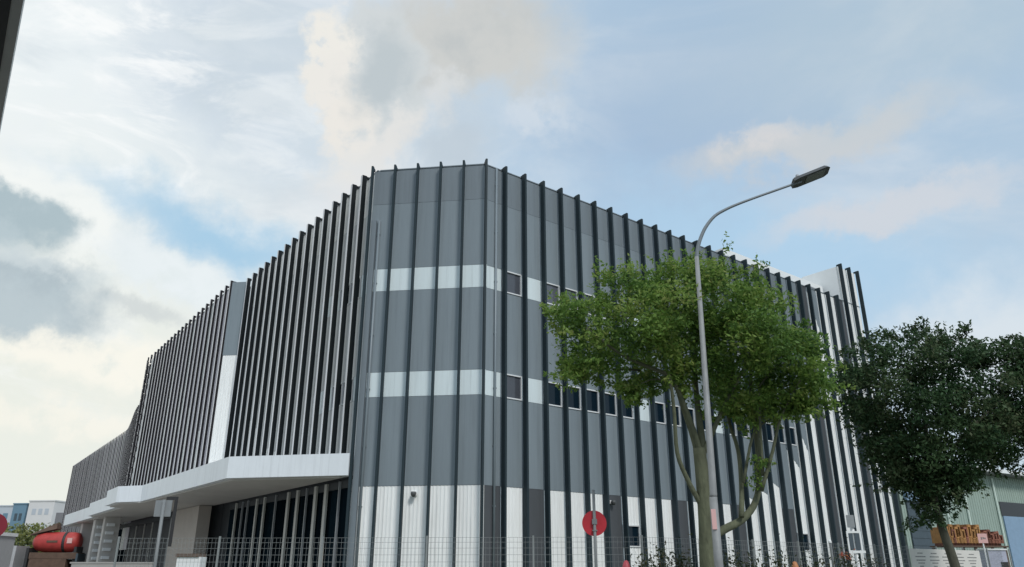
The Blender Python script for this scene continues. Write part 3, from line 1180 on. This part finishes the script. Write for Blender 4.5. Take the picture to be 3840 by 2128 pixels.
def crown_points(P, yc, ymax, n_clump, leaves, rmin, rmax, holes=(), flat=0.75, sprigs=0):
    xs, zs = [p[0] for p in P], [p[1] for p in P]
    pts, cl, tones = [], [], []
    tries = 0
    while len(cl) < n_clump and tries < 40000:
        tries += 1
        x, z = rng.uniform(min(xs), max(xs)), rng.uniform(min(zs), max(zs))
        if not inside(P, x, z):
            continue
        e = edge_dist(P, x, z)
        r = rng.uniform(rmin, rmax)
        if e < r * 0.65:
            r = max(rmin * 0.5, e * 1.3)
            if e < 0.10:
                continue
        if any((x - h[0]) ** 2 + (z - h[1]) ** 2 < (h[2] + r * 0.6) ** 2 for h in holes):
            continue
        yr = min(ymax, 0.25 + 1.6 * e)
        y = yc + rng.uniform(-yr, yr)
        cl.append((x, y, z, r))
        k = int(leaves * (r / rmax) ** 1.7) + 12
        d = rng.normal(size=(k, 3))
        d /= np.linalg.norm(d, axis=1)[:, None]
        rr = r * rng.uniform(0, 1, k) ** 0.45
        pts.append(np.array((x, y, z)) + d * rr[:, None] * np.array((1, 1, flat)))
        tones.append(np.full(k, rng.uniform(0, 1)))
    # loose sprigs that break the outline
    m = 0
    while m < sprigs:
        i = rng.integers(len(P))
        t = rng.uniform(0, 1)
        x, z = P[i - 1][0] * t + P[i][0] * (1 - t), P[i - 1][1] * t + P[i][1] * (1 - t)
        a = np.array((x + rng.normal() * 0.07, yc + rng.normal() * 0.5, z + rng.normal() * 0.07))
        cx = np.array((np.mean(xs), yc, np.mean(zs) - 0.8))
        dr = (a - cx) / np.linalg.norm(a - cx) + rng.normal(size=3) * 0.35
        k = int(rng.integers(14, 34))
        u = rng.uniform(-1.0, 0.6, k)
        pts.append(a + dr * u[:, None] * rng.uniform(0.15, 0.36) + rng.normal(size=(k, 3)) * 0.045)
        tones.append(np.full(k, rng.uniform(0.2, 1)))
        m += 1
    return np.concatenate(pts), np.concatenate(tones)


def limb(b, pts, r0, r1, sides=9):
    q = smooth_line(pts)
    n = len(q)
    b.tube(q, [r0 + (r1 - r0) * (i / (n - 1)) for i in range(n)], sides)


TY = 18.5
tree = thing('street_tree', 'broad bright green tree with forked mossy trunk just behind the street lamp', 'tree')
P1 = [(0.89, 7.86), (1.15, 8.06), (1.66, 8.02), (2.22, 7.98), (2.23, 8.68), (2.34, 9.11), (2.84, 9.04), (3.26, 9.08), (3.57, 8.85),
      (4.19, 9.02), (4.73, 9.27), (5.36, 9.22), (5.85, 8.91), (6.25, 8.8), (6.61, 8.3), (7.24, 7.6), (7.62, 7.07), (7.74, 6.5), (8.09, 5.69),
      (7.71, 5.25), (7.5, 5.15), (6.8, 5.0), (6.32, 5.05), (5.81, 4.78), (5.36, 5.15), (4.97, 5.1), (4.41, 5.44), (3.85, 5.69), (3.44, 5.54),
      (2.85, 5.49), (2.47, 5.69), (2.1, 6.14), (1.7, 6.09), (1.3, 5.89), (1.03, 6.24), (1.37, 6.65), (1.28, 7.07), (0.93, 7.49)]
b = MB()
TT = lambda L_, dy=0.0: [(x, TY + dy * i / max(1, len(L_) - 1), z) for i, (x, z) in enumerate(L_)]
limb(b, TT([(4.46, 0.0), (4.48, 1.69), (4.52, 2.66), (4.52, 3.56), (4.50, 4.3)]), 0.215, 0.15, 14)
limb(b, TT([(4.45, 2.95), (4.15, 3.50), (3.90, 4.15), (3.87, 5.09), (3.80, 5.9)], -0.6), 0.065, 0.035)
limb(b, TT([(4.55, 2.25), (4.95, 2.45), (5.42, 2.68), (5.79, 3.08), (5.97, 3.69), (6.05, 4.83), (6.07, 5.81), (6.2, 6.84)], 0.6), 0.105, 0.04)
limb(b, TT([(4.50, 4.2), (4.36, 4.7), (4.15, 5.3), (3.84, 5.95), (3.19, 6.22), (2.5, 6.55), (1.8, 7.1)], -0.8), 0.085, 0.025)
limb(b, TT([(4.48, 4.0), (4.42, 4.6), (4.21, 5.61), (4.03, 6.84), (3.3, 8.0)], 0.7), 0.085, 0.025)
limb(b, TT([(4.52, 3.7), (4.60, 4.4), (4.58, 5.4), (4.62, 6.4), (4.85, 7.9)], 0.2), 0.105, 0.03)
limb(b, TT([(5.35, 2.72), (5.48, 3.4), (5.55, 4.3), (5.45, 5.3), (5.85, 6.6), (6.6, 7.4)], 1.0), 0.065, 0.025)
limb(b, TT([(5.88, 3.3), (6.2, 4.2), (6.45, 5.0), (7.0, 5.9)], -0.5), 0.05, 0.02)
limb(b, TT([(4.55, 4.1), (4.85, 4.7), (5.15, 5.3), (5.75, 6.3), (6.3, 7.6)], -0.4), 0.07, 0.02)
limb(b, TT([(5.96, 3.65), (5.98, 4.7), (6.02, 5.6)], -0.25), 0.045, 0.02)
limb(b, TT([(5.48, 3.5), (5.85, 4.6), (6.25, 4.98), (6.9, 5.2)], 0.3), 0.04, 0.015)
for (x, z, x2, z2) in ((3.84, 5.95, 3.1, 5.75), (3.2, 6.22, 2.3, 6.1), (4.2, 5.6, 3.5, 6.9), (4.6, 6.4, 5.3, 7.6), (5.5, 5.3, 5.0, 6.5), (6.1, 5.8, 7.1, 6.6)):
    limb(b, TT([(x, z), ((x + x2) / 2, (z + z2) / 2 + 0.08), (x2, z2)], rng.uniform(-0.8, 0.8)), 0.03, 0.01, 6)
b.build('trunk', 'bark', tree, True)
pts, tn = crown_points(P1, TY, 2.1, 300, 340, 0.26, 0.60, holes=((4.45, 5.65, 0.10), (3.75, 5.2, 0.2)), sprigs=170)
more = [crown_points([(5.45, 3.9), (5.75, 4.25), (6.35, 4.05), (6.3, 3.3), (5.85, 3.2), (5.6, 3.45)], TY, 0.3, 5, 60, 0.15, 0.28),
        crown_points([(1.05, 5.95), (1.4, 6.5), (2.2, 6.4), (1.9, 5.9)], TY, 0.5, 8, 90, 0.2, 0.35),
        crown_points([(2.5, 5.3), (3.0, 5.75), (3.6, 5.8), (3.3, 5.25)], TY, 0.5, 6, 80, 0.15, 0.30),
        crown_points([(6.3, 5.0), (6.9, 5.6), (8.2, 5.75), (7.7, 5.1)], TY, 0.6, 12, 90, 0.15, 0.32)]
pts = np.concatenate([pts] + [m_[0] for m_ in more])
tn = np.concatenate([tn] + [m_[1] for m_ in more])
link('crown', leaf_mesh('crown', pts, rng.uniform(0.036, 0.078, len(pts)), 'leaf_light', 0.2, tn), tree)

TY2 = 25.0
tree2 = thing('roadside_tree', 'dark green round headed tree on a leaning thin trunk before the green warehouse', 'tree')
P2_ = [(10.99, 7.87), (11.39, 8.57), (12.27, 8.99), (12.98, 9.16), (13.69, 9.3), (14.13, 9.49), (14.44, 8.99), (15.15, 9.13), (15.54, 9.34),
       (15.76, 8.78), (16.12, 8.57), (16.59, 8.85), (17.27, 8.99), (18.32, 8.71), (18.54, 7.47), (18.27, 5.87), (17.33, 4.72), (16.24, 4.54),
       (15.51, 4.6), (14.8, 4.29), (14.35, 3.67), (13.88, 3.49), (13.61, 3.13), (13.13, 2.89), (12.61, 2.77), (12.76, 3.25), (13.12, 3.49),
       (12.8, 3.79), (11.95, 4.0), (11.73, 4.6), (11.43, 5.49), (10.87, 6.93)]
b = MB()
TT2 = lambda L_, dy=0.0: [(x, TY2 + dy * i / max(1, len(L_) - 1), z) for i, (x, z) in enumerate(L_)]
limb(b, TT2([(13.82, 0.0), (13.66, 1.7), (13.50, 2.7), (13.40, 3.9), (13.5, 5.2)]), 0.16, 0.09, 12)
limb(b, TT2([(13.42, 3.6), (12.9, 4.6), (12.3, 5.8), (11.8, 7.2)], 0.6), 0.07, 0.02)
limb(b, TT2([(13.48, 4.2), (14.3, 5.3), (15.4, 6.3), (16.6, 7.2)], -0.6), 0.07, 0.02)
limb(b, TT2([(13.5, 5.0), (13.7, 6.4), (14.0, 8.2)], 0.3), 0.07, 0.02)
limb(b, TT2([(14.0, 5.0), (14.7, 6.8), (15.3, 8.4)], 0.8), 0.05, 0.02)
b.build('trunk', 'bark_dark', tree2, True)
pts, tn = crown_points(P2_, TY2, 2.4, 330, 330, 0.34, 0.75, sprigs=200,
                       holes=((15.05, 7.75, 0.10), (15.6, 6.6, 0.06), (16.9, 5.6, 0.15), (15.9, 7.7, 0.08)))
more = [crown_points([(12.6, 2.8), (12.9, 3.3), (12.2, 4.2), (11.7, 4.9), (13.6, 5.2), (14.6, 4.4), (14.3, 3.6), (13.7, 3.2), (13.2, 3.3)], TY2, 0.9, 34, 200, 0.2, 0.5),
        crown_points([(15.0, 4.4), (15.0, 5.8), (16.0, 7.6), (18.4, 8.4), (18.4, 5.8), (17.4, 4.7), (16.2, 4.5)], TY2, 1.2, 60, 220, 0.25, 0.55)]
pts = np.concatenate([pts] + [m_[0] for m_ in more])
tn = np.concatenate([tn] + [m_[1] for m_ in more])
link('crown', leaf_mesh('crown', pts, rng.uniform(0.045, 0.092, len(pts)), 'leaf_deep', 0.6, tn), tree2)


# low shrubs along the fence foot
def shrub(loc, h, w, n, label, petals=0):
    t = thing('shrub', label, 'shrub', loc, 0, 'planting along the fence')
    P = rng.normal(size=(n, 3)) * np.array((w, w * 0.7, h * 0.13)) + np.array((0, 0, h * 0.80))
    P = P[P[:, 2] > 0.05]
    link('foliage', leaf_mesh('foliage', P, rng.uniform(0.03, 0.06, len(P)), 'leaf_shrub'), t)
    b = MB()
    for k in range(5):
        a = rng.uniform(0, 6.28)
        b.tube([(0.04 * math.cos(a), 0.04 * math.sin(a), 0), (w * 0.8 * math.cos(a), w * 0.6 * math.sin(a), h * 0.85)], [0.018, 0.008], 5)
    b.build('stem', 'bark_dark', t)
    if petals:
        Q = rng.normal(size=(petals, 3)) * np.array((w * 0.5, w * 0.4, 0.07)) + np.array((0, 0, h * 0.98))
        link('blossom', leaf_mesh('blossom', Q, rng.uniform(0.03, 0.05, len(Q)), 'petal'), t)
    return t


for (x, y, h, w, lab, pe) in ((3.15, 19.2, 1.85, 0.14, 'small leafy shrub beside the red and pink traffic cone', 0),
                              (4.05, 19.6, 1.95, 0.16, 'bushy low shrub left of the mossy tree trunk', 0),
                              (5.45, 20.2, 1.95, 0.20, 'grey green shrub just right of the street lamp pole', 0),
                              (6.2, 20.9, 1.88, 0.30, 'brownish sprawling shrub between lamp pole and orange cone', 0),
                              (7.15, 21.7, 1.92, 0.20, 'dark brown shrub left of the orange cone', 0),
                              (8.6, 22.8, 1.90, 0.30, 'dull dark shrub right of the orange cone', 0),
                              (9.6, 23.2, 1.98, 0.18, 'reddish flowering shrub below the white framed sign', 60),
                              (2.5 + 1.1, 19.4, 1.92, 0.12, 'slender dark shrub under the lowest office window', 0),
                              (11.3, 25.3, 1.85, 0.22, 'low dark shrub at the last white wall stripes', 0)):
    shrub((x, y, 0), h, w, 380, lab, pe)


def cone(loc, h, m, label, grp):
    t = thing('traffic_cone', label, 'traffic cone', loc, 0, grp)
    b = MB()
    b.box(-0.2, 0.2, -0.2, 0.2, 0, 0.05)
    b.build('base', 'truck_dark', t)
    b = MB()
    b.lathe((0, 0, 0.05), [(0.17, 0), (0.12, h * 0.4), (0.07, h * 0.8), (0.035, h * 0.95), (0.01, h)], 'Z', 16)
    b.build('body', m, t, True)
    b = MB()
    b.lathe((0, 0, 0.05), [(0.125, h * 0.42), (0.10, h * 0.62)], 'Z', 16)
    b.build('reflective_band', 'white_paint', t, True)


# tall marker posts whose heads just reach into view
def marker(loc, m, label):
    t = thing('marker_post', label, 'post', loc, 0)
    b = MB()
    b.tube([(0, 0, 0), (0, 0, 1.55)], 0.04, 10)
    b.build('post', 'pole_grey', t)
    b = MB()
    b.lathe((0, 0, 1.38), [(0.10, 0), (0.125, 0.1), (0.09, 0.28), (0.05, 0.38), (0.01, 0.40)], 'Z', 14)
    b.build('cap', m, t, True)


marker((2.72, 19.3, 0), 'cone_pink', 'red and pink capped marker post at the foot of the fence')
marker((7.75, 22.2, 0), 'cone_orange', 'orange capped marker post among the shrubs right of the lamp')


# ------------------------------------------------------------------ signs
def disc_sign(loc, pole_top, label, zc, r=0.305, rot=0.0, back=False):
    t = thing('road_sign', label, 'road sign', loc, rot, 'round red road signs')
    f = -1 if back else 1
    b = MB()
    b.tube([(0, -0.045 * f, 0), (0.0, -0.045 * f, pole_top)], 0.038, 12)
    b.build('pole', 'pole_grey' if not back else 'steel_grey', t, True)
    b = MB()
    b.lathe((0, 0.0, zc), [(r, 0.0), (r, 0.012)], 'Y', 40)
    b.build('disc', 'sign_red_shaded' if back else 'sign_red', t)
    b = MB()
    for z in (-0.03, -0.19):
        y0, y1 = (-0.090, -0.001) if not back else (0.014, 0.09)
        b.box(-0.06, 0.06, y0, y1, zc + z, zc + z + (0.13 if z > -0.1 else 0.03))
    b.build('clamp', 'pole_grey', t)


disc_sign((2.06, 19.9, 0), 3.46, 'whole red round sign on a grey pole before the white and charcoal stripes', 2.655)
disc_sign((-13.03, 20.0, 0), 2.7, 'red round sign with painted shade at the far left edge before the grey lorry', 2.60, 0.305, R(35), True)

t = thing('notice_post', 'grey rectangular board on a slim post under the long white canopy', 'sign', (-8.62, 19.6, 0))
b = MB()
b.tube([(0.0, 0, 0), (-0.03, 0, 3.20)], 0.04, 10)
b.build('pole', 'pole_grey', t, True)
b = MB()
b.box(-0.26, 0.15, 0.045, 0.075, 2.80, 3.19)
b.build('board', 'sign_grey', t)
b = MB()
b.box(-0.02, 0.26, 0.085, 0.125, 3.20, 3.28)
b.box(0.19, 0.26, 0.085, 0.125, 2.10, 3.20)
b.build('bracket', 'truck_dark', t)

t = thing('framed_sign', 'white framed twin grey plates with a smaller plate above on white post', 'sign', (10.10, 23.9, 0))
b = MB()
b.tube([(0.13, 0.0, 0), (0.11, 0.0, 2.75)], 0.04, 10)
b.build('pole', 'white_paint', t, True)
b = MB()
b.box(-0.06, 0.16, -0.07, -0.042, 2.74, 3.10)
b.build('top_plate', 'sign_grey', t)
b = MB()
for (x0, x1) in ((-0.08, 0.05), (0.10, 0.24)):
    pb_ = MB()
    pb_.box(x0, x1, -0.066, -0.045, 2.10, 2.58)
    pb_.build('plate', 'shutter_blue', t)
b.box(-0.13, 0.30, -0.075, -0.042, 2.585, 2.64)
b.box(-0.13, 0.36, -0.075, -0.042, 2.02, 2.09)
b.box(-0.13, -0.085, -0.075, -0.042, 2.09, 2.585)
b.box(0.245, 0.30, -0.075, -0.042, 2.09, 2.585)
b.build('frame', 'white_paint', t)

t = thing('slim_bollard', 'thin pale post with a cap in front of the white stripes near the framed sign', 'post', (9.35, 23.6, 0))
b = MB()
b.tube([(0, 0, 0), (0, 0, 2.30)], 0.035, 10)
b.build('post', 'pole_grey', t)
b = MB()
b.lathe((0, 0, 2.30), [(0.05, 0), (0.05, 0.05), (0.02, 0.09)], 'Z', 10)
b.build('cap', 'white_paint', t)

# white cabinet and low wall on the left, behind the fence
t = thing('white_cabinet', 'white box cabinet standing behind the fence by the beige entrance wall', 'cabinet', (-9.9, 25.0, 0))
b = MB()
b.box(-0.36, 0.36, -0.25, 0.25, 0.0, 1.93)
b.build('body', 'white_paint', t)
b = MB()
b.box(-0.40, 0.32, -0.30, 0.30, 1.933, 2.02)
b.build('lid', 'rust_brown', t)
b = MB()
b.box(-1.2, 1.2, -0.075, 0.075, 0, 1.78)
b.box(-1.25, 1.25, -0.10, 0.10, 1.782, 1.84)
w_ = b.build('boundary_wall', 'concrete')
w_.location = (-16.25, 33.0, 0)
w_.scale = (1.375, 1, 1)
tag(w_, 'low pale boundary wall at the bottom left before the dark glazing', 'wall')

# ------------------------------------------------------------------ vehicles on the left
def wheel(parent, x, y, r, w):
    b = MB()
    b.lathe((x, y, r), [(r * 0.9, -w / 2), (r, -w * 0.35), (r, w * 0.35), (r * 0.9, w / 2)], 'Y', 20)
    o = b.build('wheel', 'truck_dark', parent, True)
    b = MB()
    b.lathe((x, y - w / 2, r), [(r * 0.55, -0.01), (r * 0.5, 0.02)], 'Y', 16)
    b.build('rim', 'truck_silver', o)


t = thing('mixer_truck', 'parked lorry with a big red drum and grey cab beside the far columns', 'truck', (-36.2, 64.0, 0), R(8))
b = MB()
b.lathe((-1.75, 0, 3.55), [(0.35, 0.0), (0.62, 0.25), (0.76, 0.8), (0.78, 2.0), (0.76, 2.9), (0.70, 3.3), (0.42, 3.46)], 'X', 24)
dr = b.build('drum', 'truck_red', t, True)
b = MB()
b.box(-0.55, 0.25, -0.80, -0.772, 3.50, 3.66)
b.build('lettering_panel', 'rust_brown', dr)
b = MB()
b.box(-1.6, 1.9, -0.85, 0.85, 2.30, 2.76)
b.box(-1.5, 1.2, -0.95, 0.95, 1.30, 2.28)
b.build('side_guard', 'rust_brown', t)
b = MB()
b.lathe((0.55, 0, 3.55), [(0.795, 0.0), (0.80, 0.10), (0.795, 0.20)], 'X', 24)
b.build('band', 'truck_dark', dr, True)
b = MB()
b.box(0.95, 1.32, -0.80, -0.70, 3.45, 3.85)
b.build('placard', 'notice_pink', dr)
b = MB()
b.box(-2.6, 2.1, -0.45, 0.45, 0.95, 1.25)
b.box(-1.9, -1.7, -0.8, 0.8, 1.25, 3.1)
b.box(1.55, 1.75, -0.7, 0.7, 1.25, 3.2)
b.build('chassis', 'truck_dark', t)
b = MB()
b.add([(-2.1, -0.5, 4.05), (-0.1, -0.5, 4.55), (-0.1, 0.5, 4.55), (-2.1, 0.5, 4.05), (-0.2, -0.3, 5.0), (-0.2, 0.3, 5.0)],
      [(0, 1, 4), (3, 5, 2), (0, 4, 5, 3), (1, 2, 5, 4), (0, 3, 2, 1)])
b.build('hopper', 'rust_brown', t)
b = MB()
pr = [(-4.1, 0.9), (-4.15, 2.0), (-3.85, 3.1), (-3.5, 3.25), (-2.5, 3.25), (-2.5, 0.9)]
b.add([(x, -1.15, z) for x, z in pr] + [(x, 1.15, z) for x, z in pr],
      [tuple(range(6)), tuple(range(11, 5, -1))] + [((i + 1) % 6, i, i + 6, (i + 1) % 6 + 6) for i in range(6)])
cabo = b.build('cab', 'truck_silver', t)
b = MB()
b.box(-3.7, -2.8, -1.17, -1.152, 2.05, 2.85)
b.build('window', 'glass_dark', cabo)
for x in (-3.3, 0.4, 1.5):
    for y in (-1.0, 1.0):
        wheel(t, x, y, 0.52, 0.3)
b = MB()
b.box(1.85, 2.0, -0.9, 0.9, 1.25, 2.7)
b.build('tailboard', 'shutter_blue', t)

t = thing('grey_lorry', 'boxy grey lorry with pale roof and red lights behind the left red sign', 'truck', (-37.6, 57.0, 0), R(4))
b = MB()
b.box(-3.2, 1.55, -1.2, 1.2, 0.9, 3.75)
body = b.build('body', 'truck_silver', t)
b = MB()
b.box(-3.3, 1.65, -1.28, 1.28, 3.752, 3.98)
b.build('roof', 'white_paint', t)
for k in range(3):
    b = MB()
    b.box(-2.9 + k * 1.45, -1.7 + k * 1.45, -1.225, -1.203, 2.75, 3.45)
    b.build('window', 'glass_dark', t)
for z in (1.35, 1.85, 2.35):
    b = MB()
    b.box(-3.0, 1.4, -1.235, -1.203, z, z + 0.09)
    b.build('rail', 'steel_grey', t)
for x in (0.35, 1.25):
    b = MB()
    b.box(x, x + 0.22, -1.26, -1.203, 1.9, 2.65)
    b.build('tail_light', 'tail_red', t)
b = MB()
b.box(-0.4, 0.2, -1.26, -1.203, 1.92, 2.25)
b.build('number_plate', 'white_paint', t)
for x in (-2.2, 0.6):
    for y in (-1.05, 1.05):
        wheel(t, x, y, 0.48, 0.3)

# ------------------------------------------------------------------ far left skyline
def block(name, label, loc, sx, sy, h, m, rows, cols, wm, roofm='roof_grey'):
    t = thing(name, label, 'building', loc, R(-6))
    b = MB()
    b.box(-sx / 2, sx / 2, -sy / 2, sy / 2, 0, h)
    b.build('wall', m, t)
    b = MB()
    b.box(-sx / 2 - 0.15, sx / 2 + 0.15, -sy / 2 - 0.15, sy / 2 + 0.15, h + 0.002, h + 0.35)
    b.build('roof', roofm, t)
    wb = MB()
    ww, wh = sx / (cols + 1) * 0.62, h / (rows + 1) * 0.42
    wb.box(-ww / 2, ww / 2, -0.05, 0.03, 0, wh)
    me = wb.mesh('window', wm)
    for r in range(rows):
        for c in range(cols):
            link('window', me, t, (-sx / 2 + sx * (c + 1) / (cols + 1), -sy / 2, h * (r + 0.75) / (rows + 0.6)))


block('factory_block', 'pale grey factory block far off at the left edge', (-139.6, 221, 0), 9.0, 10, 17.4, 'far_grey', 4, 3, 'far_blue', 'far_grey')
block('factory_block', 'dark blue factory block far off beside the pale grey one', (-133.4, 220, 0), 3.9, 10, 17.9, 'far_blue', 3, 2, 'shutter_blue', 'far_blue')
block('factory_tower', 'pale white tower block far off touching the end of the fin wing', (-127.0, 219, 0), 7.4, 10, 18.6, 'far_white', 4, 3, 'far_grey', 'far_white')
n = 16000
Pq = np.column_stack([rng.uniform(-112, -70, n), rng.uniform(146, 153, n), np.abs(rng.normal(0, 1, n)) * 0 + rng.uniform(2.5, 9.6, n)])
Pq[:, 2] *= 0.75 + 0.25 * np.sin(Pq[:, 0] * 1.3) ** 2
fo = link('treeline', leaf_mesh('treeline', Pq, rng.uniform(0.25, 0.5, n), 'leaf_far'))
fo['kind'] = 'stuff'
tag(fo, 'yellow green belt of far off trees behind the lorries', 'trees')
t = thing('water_tank', 'small dark tank on a frame before the white tower block', 'tank', (-93.5, 165, 0))
b = MB()
b.box(-0.9, 0.9, -0.9, 0.9, 10.4, 12.4)
b.build('body', 'eave_grey', t)
b = MB()
for x in (-0.7, 0.7):
    for y in (-0.7, 0.7):
        b.box(x - 0.1, x + 0.1, y - 0.1, y + 0.1, 0, 10.398)
b.build('frame', 'sign_grey', t)

# ------------------------------------------------------------------ green warehouse on the right
wa, wb_ = Vector((27.6, 56.0)), Vector((45.0, 66.9))
wd = (wb_ - wa).normalized()
wn = Vector((wd.y, -wd.x))
wang = math.atan2(wd.y, wd.x)
wh = thing('warehouse', 'pale green corrugated warehouse with blue doors behind the dark tree', 'building', (wa.x, wa.y, 0), wang)
LEN = (wb_ - wa).length
b = MB()
prof = []
nr = 60
pr = []
for k in range(nr):
    x = LEN * k / nr
    s = LEN / nr
    pr += [(x, 0.0), (x + s * 0.4, 0.0), (x + s * 0.5, 0.05), (x + s * 0.9, 0.05)]
pr += [(LEN, 0.0), (LEN, 20.0), (0.0, 20.0)]
b.prism(pr, 0.0, 8.6)
b.build('wall', 'warehouse_green', wh)
b = MB()
b.box(-0.5, LEN + 0.5, -0.9, 20.4, 8.62, 8.9)
b.build('roof', 'eave_grey', wh)
b = MB()
b.box(-0.6, LEN + 0.6, -1.05, -0.902, 8.70, 8.98)
b.build('gutter', 'white_paint', wh)
for x in (5.6, 8.45, 12.9):
    b = MB()
    b.tube([(x, -0.09, 0), (x, -0.09, 8.4)], 0.085, 8)
    b.build('downpipe', 'pale_green', wh)
b = MB()
b.box(0.6, 3.2, -0.05, -0.005, 0, 6.1)
sh = b.build('shutter', 'shutter_blue', wh)
for k in range(12):
    sl = MB()
    sl.box(0.62, 3.18, -0.075, -0.052, 0.1 + k * 0.5, 0.46 + k * 0.5)
    sl.build('slat', 'shutter_blue', sh)
b = MB()
b.box(0.4, 3.6, -0.25, -0.005, 6.15, 6.75)
b.build('lintel', 'door_blue', wh)
b = MB()
b.box(13.5, 18.2, -0.10, -0.005, 0, 5.5)
b.build('door', 'door_blue', wh)
b = MB()
b.box(13.4, 18.3, -0.05, -0.004, 5.51, 6.6)
b.build('door_opening', 'glass_open', wh)

# stack of orange and rust coloured pipes on a rack
t = thing('steel_rack', 'low dark steel rack holding orange pipe bundles before the warehouse', 'rack', (25.3, 44.5, 0), R(12))
b = MB()
for x in (-1.9, 0.0, 1.9):
    b.box(x - 0.06, x + 0.06, -0.5, -0.4, 0, 2.68)
    b.box(x - 0.06, x + 0.06, 0.4, 0.5, 0, 2.68)
b.box(-2.05, 2.05, -0.55, 0.55, 2.681, 2.76)
b.build('frame', 'rust_brown', t)
beam = MB()
beam.box(-1.9, 1.9, -0.09, 0.09, -0.06, 0.06)
me_beam = beam.mesh('beam', 'red_rust')
for j in range(3):
    o = link('beam', me_beam, None, (25.3, 44.3 + 0.25 * j, 2.825), R(12))
    tag(o, 'rust red beam lying under the orange frames on the steel rack', 'beam', 'beams on the steel rack')


def scaffold(h, w):
    b = MB()
    for x in (-w / 2, w / 2):
        b.box(x - 0.035, x + 0.035, -0.45, 0.45, 0, h)
    b.box(-w / 2, w / 2, -0.47, -0.43, h * 0.30, h * 0.38)
    b.box(-w / 2, w / 2, -0.475, -0.425, h * 0.86, h)
    b.box(-0.03, 0.03, -0.46, -0.44, 0, h * 0.3)
    return b


fr = {}
for k in range(19):
    x = -1.80 + 0.2 * k
    red = k > 11 or k in (3, 7)
    key = (k % 3, red)
    if key not in fr:
        fr[key] = scaffold(0.72 + 0.13 * (k % 3), 0.17).mesh('scaffold_frame', 'red_rust' if red else 'orange_rust')
    o = link('scaffold_frame', fr[key], None, (25.3 + x * math.cos(R(12)), 44.5 + x * math.sin(R(12)), 2.89 - (0.16 if k > 12 else 0) * 0), R(12))
    o.rotation_euler = (0, R(rng.uniform(-5, 5)), R(12))
    o.scale = (1, 1, 1.0 if k < 12 else 0.80 - 0.03 * (k - 12))
    tag(o, ('rust red scaffold frame standing at the low right end of the steel rack' if k > 11 else
            'rust red scaffold frame standing between the orange ones on the rack') if red else
        'tall orange scaffold frame standing in the row on the steel rack', 'frame', 'scaffold frames on the steel rack')

# banner on the fence, with four columns of small print
fd = (FP[3] - FP[2]).normalized()
fn = Vector((fd.y, -fd.x))
bp0 = FP[2] + fd * 0.05
t = thing('fence_banner', 'cream banner with rows of grey print tied to the right end of the fence', 'banner', (bp0.x + fn.x * 0.06, bp0.y + fn.y * 0.06, 0), math.atan2(fd.y, fd.x))
BW = 5.95
b = MB()
b.box(0, BW, -0.006, 0.006, 1.2, 2.27)
b.build('sheet', 'banner_cream', t)
b = MB()
for c in range(5):
    x = 0.35 + c * 1.10
    for r, z in enumerate((2.12, 2.00, 1.88, 1.78, 1.67)):
        w = (0.45, 0.80, 0.75, 0.50, 0.35)[r] * (0.85 + 0.3 * random.random())
        xx = x + (0.80 - w) / 2
        while w > 0.03:
            s = min(w, 0.05 + 0.07 * random.random())
            b.box(xx, xx + s - 0.015, -0.009, -0.0065, z - 0.018, z + 0.018)
            xx += s
            w -= s
b.build('print', 'print_grey', t)

t = thing('pink_notice', 'small pink notice with a dark mark on a thin white post', 'sign', (19.95, 34.0, 0))
b = MB()
b.tube([(0, 0, 0), (0, 0, 2.95)], 0.03, 8)
b.build('post', 'white_paint', t)
b = MB()
b.box(-0.20, 0.20, -0.05, -0.032, 2.60, 2.98)
b.build('board', 'notice_pink', t)
b = MB()
b.box(-0.08, -0.03, -0.056, -0.0505, 2.74, 2.84)
b.box(0.0, 0.05, -0.056, -0.0505, 2.76, 2.84)
b.box(0.07, 0.12, -0.056, -0.0505, 2.76, 2.82)
b.build('mark', 'print_grey', t)
t = thing('lilac_cabinet', 'pale lilac utility box with a dark vent at the lower right edge', 'cabinet', (20.6, 34.6, 0))
b = MB()
b.box(-0.42, 0.42, -0.3, 0.3, 0, 2.32)
b.build('body', 'box_lilac', t)
b = MB()
b.box(0.12, 0.40, -0.33, -0.302, 1.55, 1.85)
b.build('vent', 'truck_dark', t)
b = MB()
b.box(-0.46, 0.46, -0.34, 0.34, 2.322, 2.38)
b.build('lid', 'white_paint', t)

# ------------------------------------------------------------------ eave of the neighbouring shed, top left
e0, e1 = Vector((-5.05, 6.34)), Vector((-6.14, 7.83))
ed = (e1 - e0).normalized()
en = Vector((ed.y, -ed.x))          # towards the street
t = thing('neighbour_shed', 'dark eave with a grey gutter edge cutting into the top left corner', 'building', (e0.x, e0.y, 0), math.atan2(ed.y, ed.x))
b = MB()
b.box(-9, 6.0, 0.10, 1.6, 6.97, 7.25)
b.build('eave', 'truck_dark', t)
b = MB()
b.box(-9, 6.0, 0.0, 0.098, 6.99, 7.2)
b.build('gutter', 'mullion', t)
b = MB()
b.box(-9, 6.0, 1.61, 9.0, 0, 7.0)
b.build('wall', 'concrete', t)
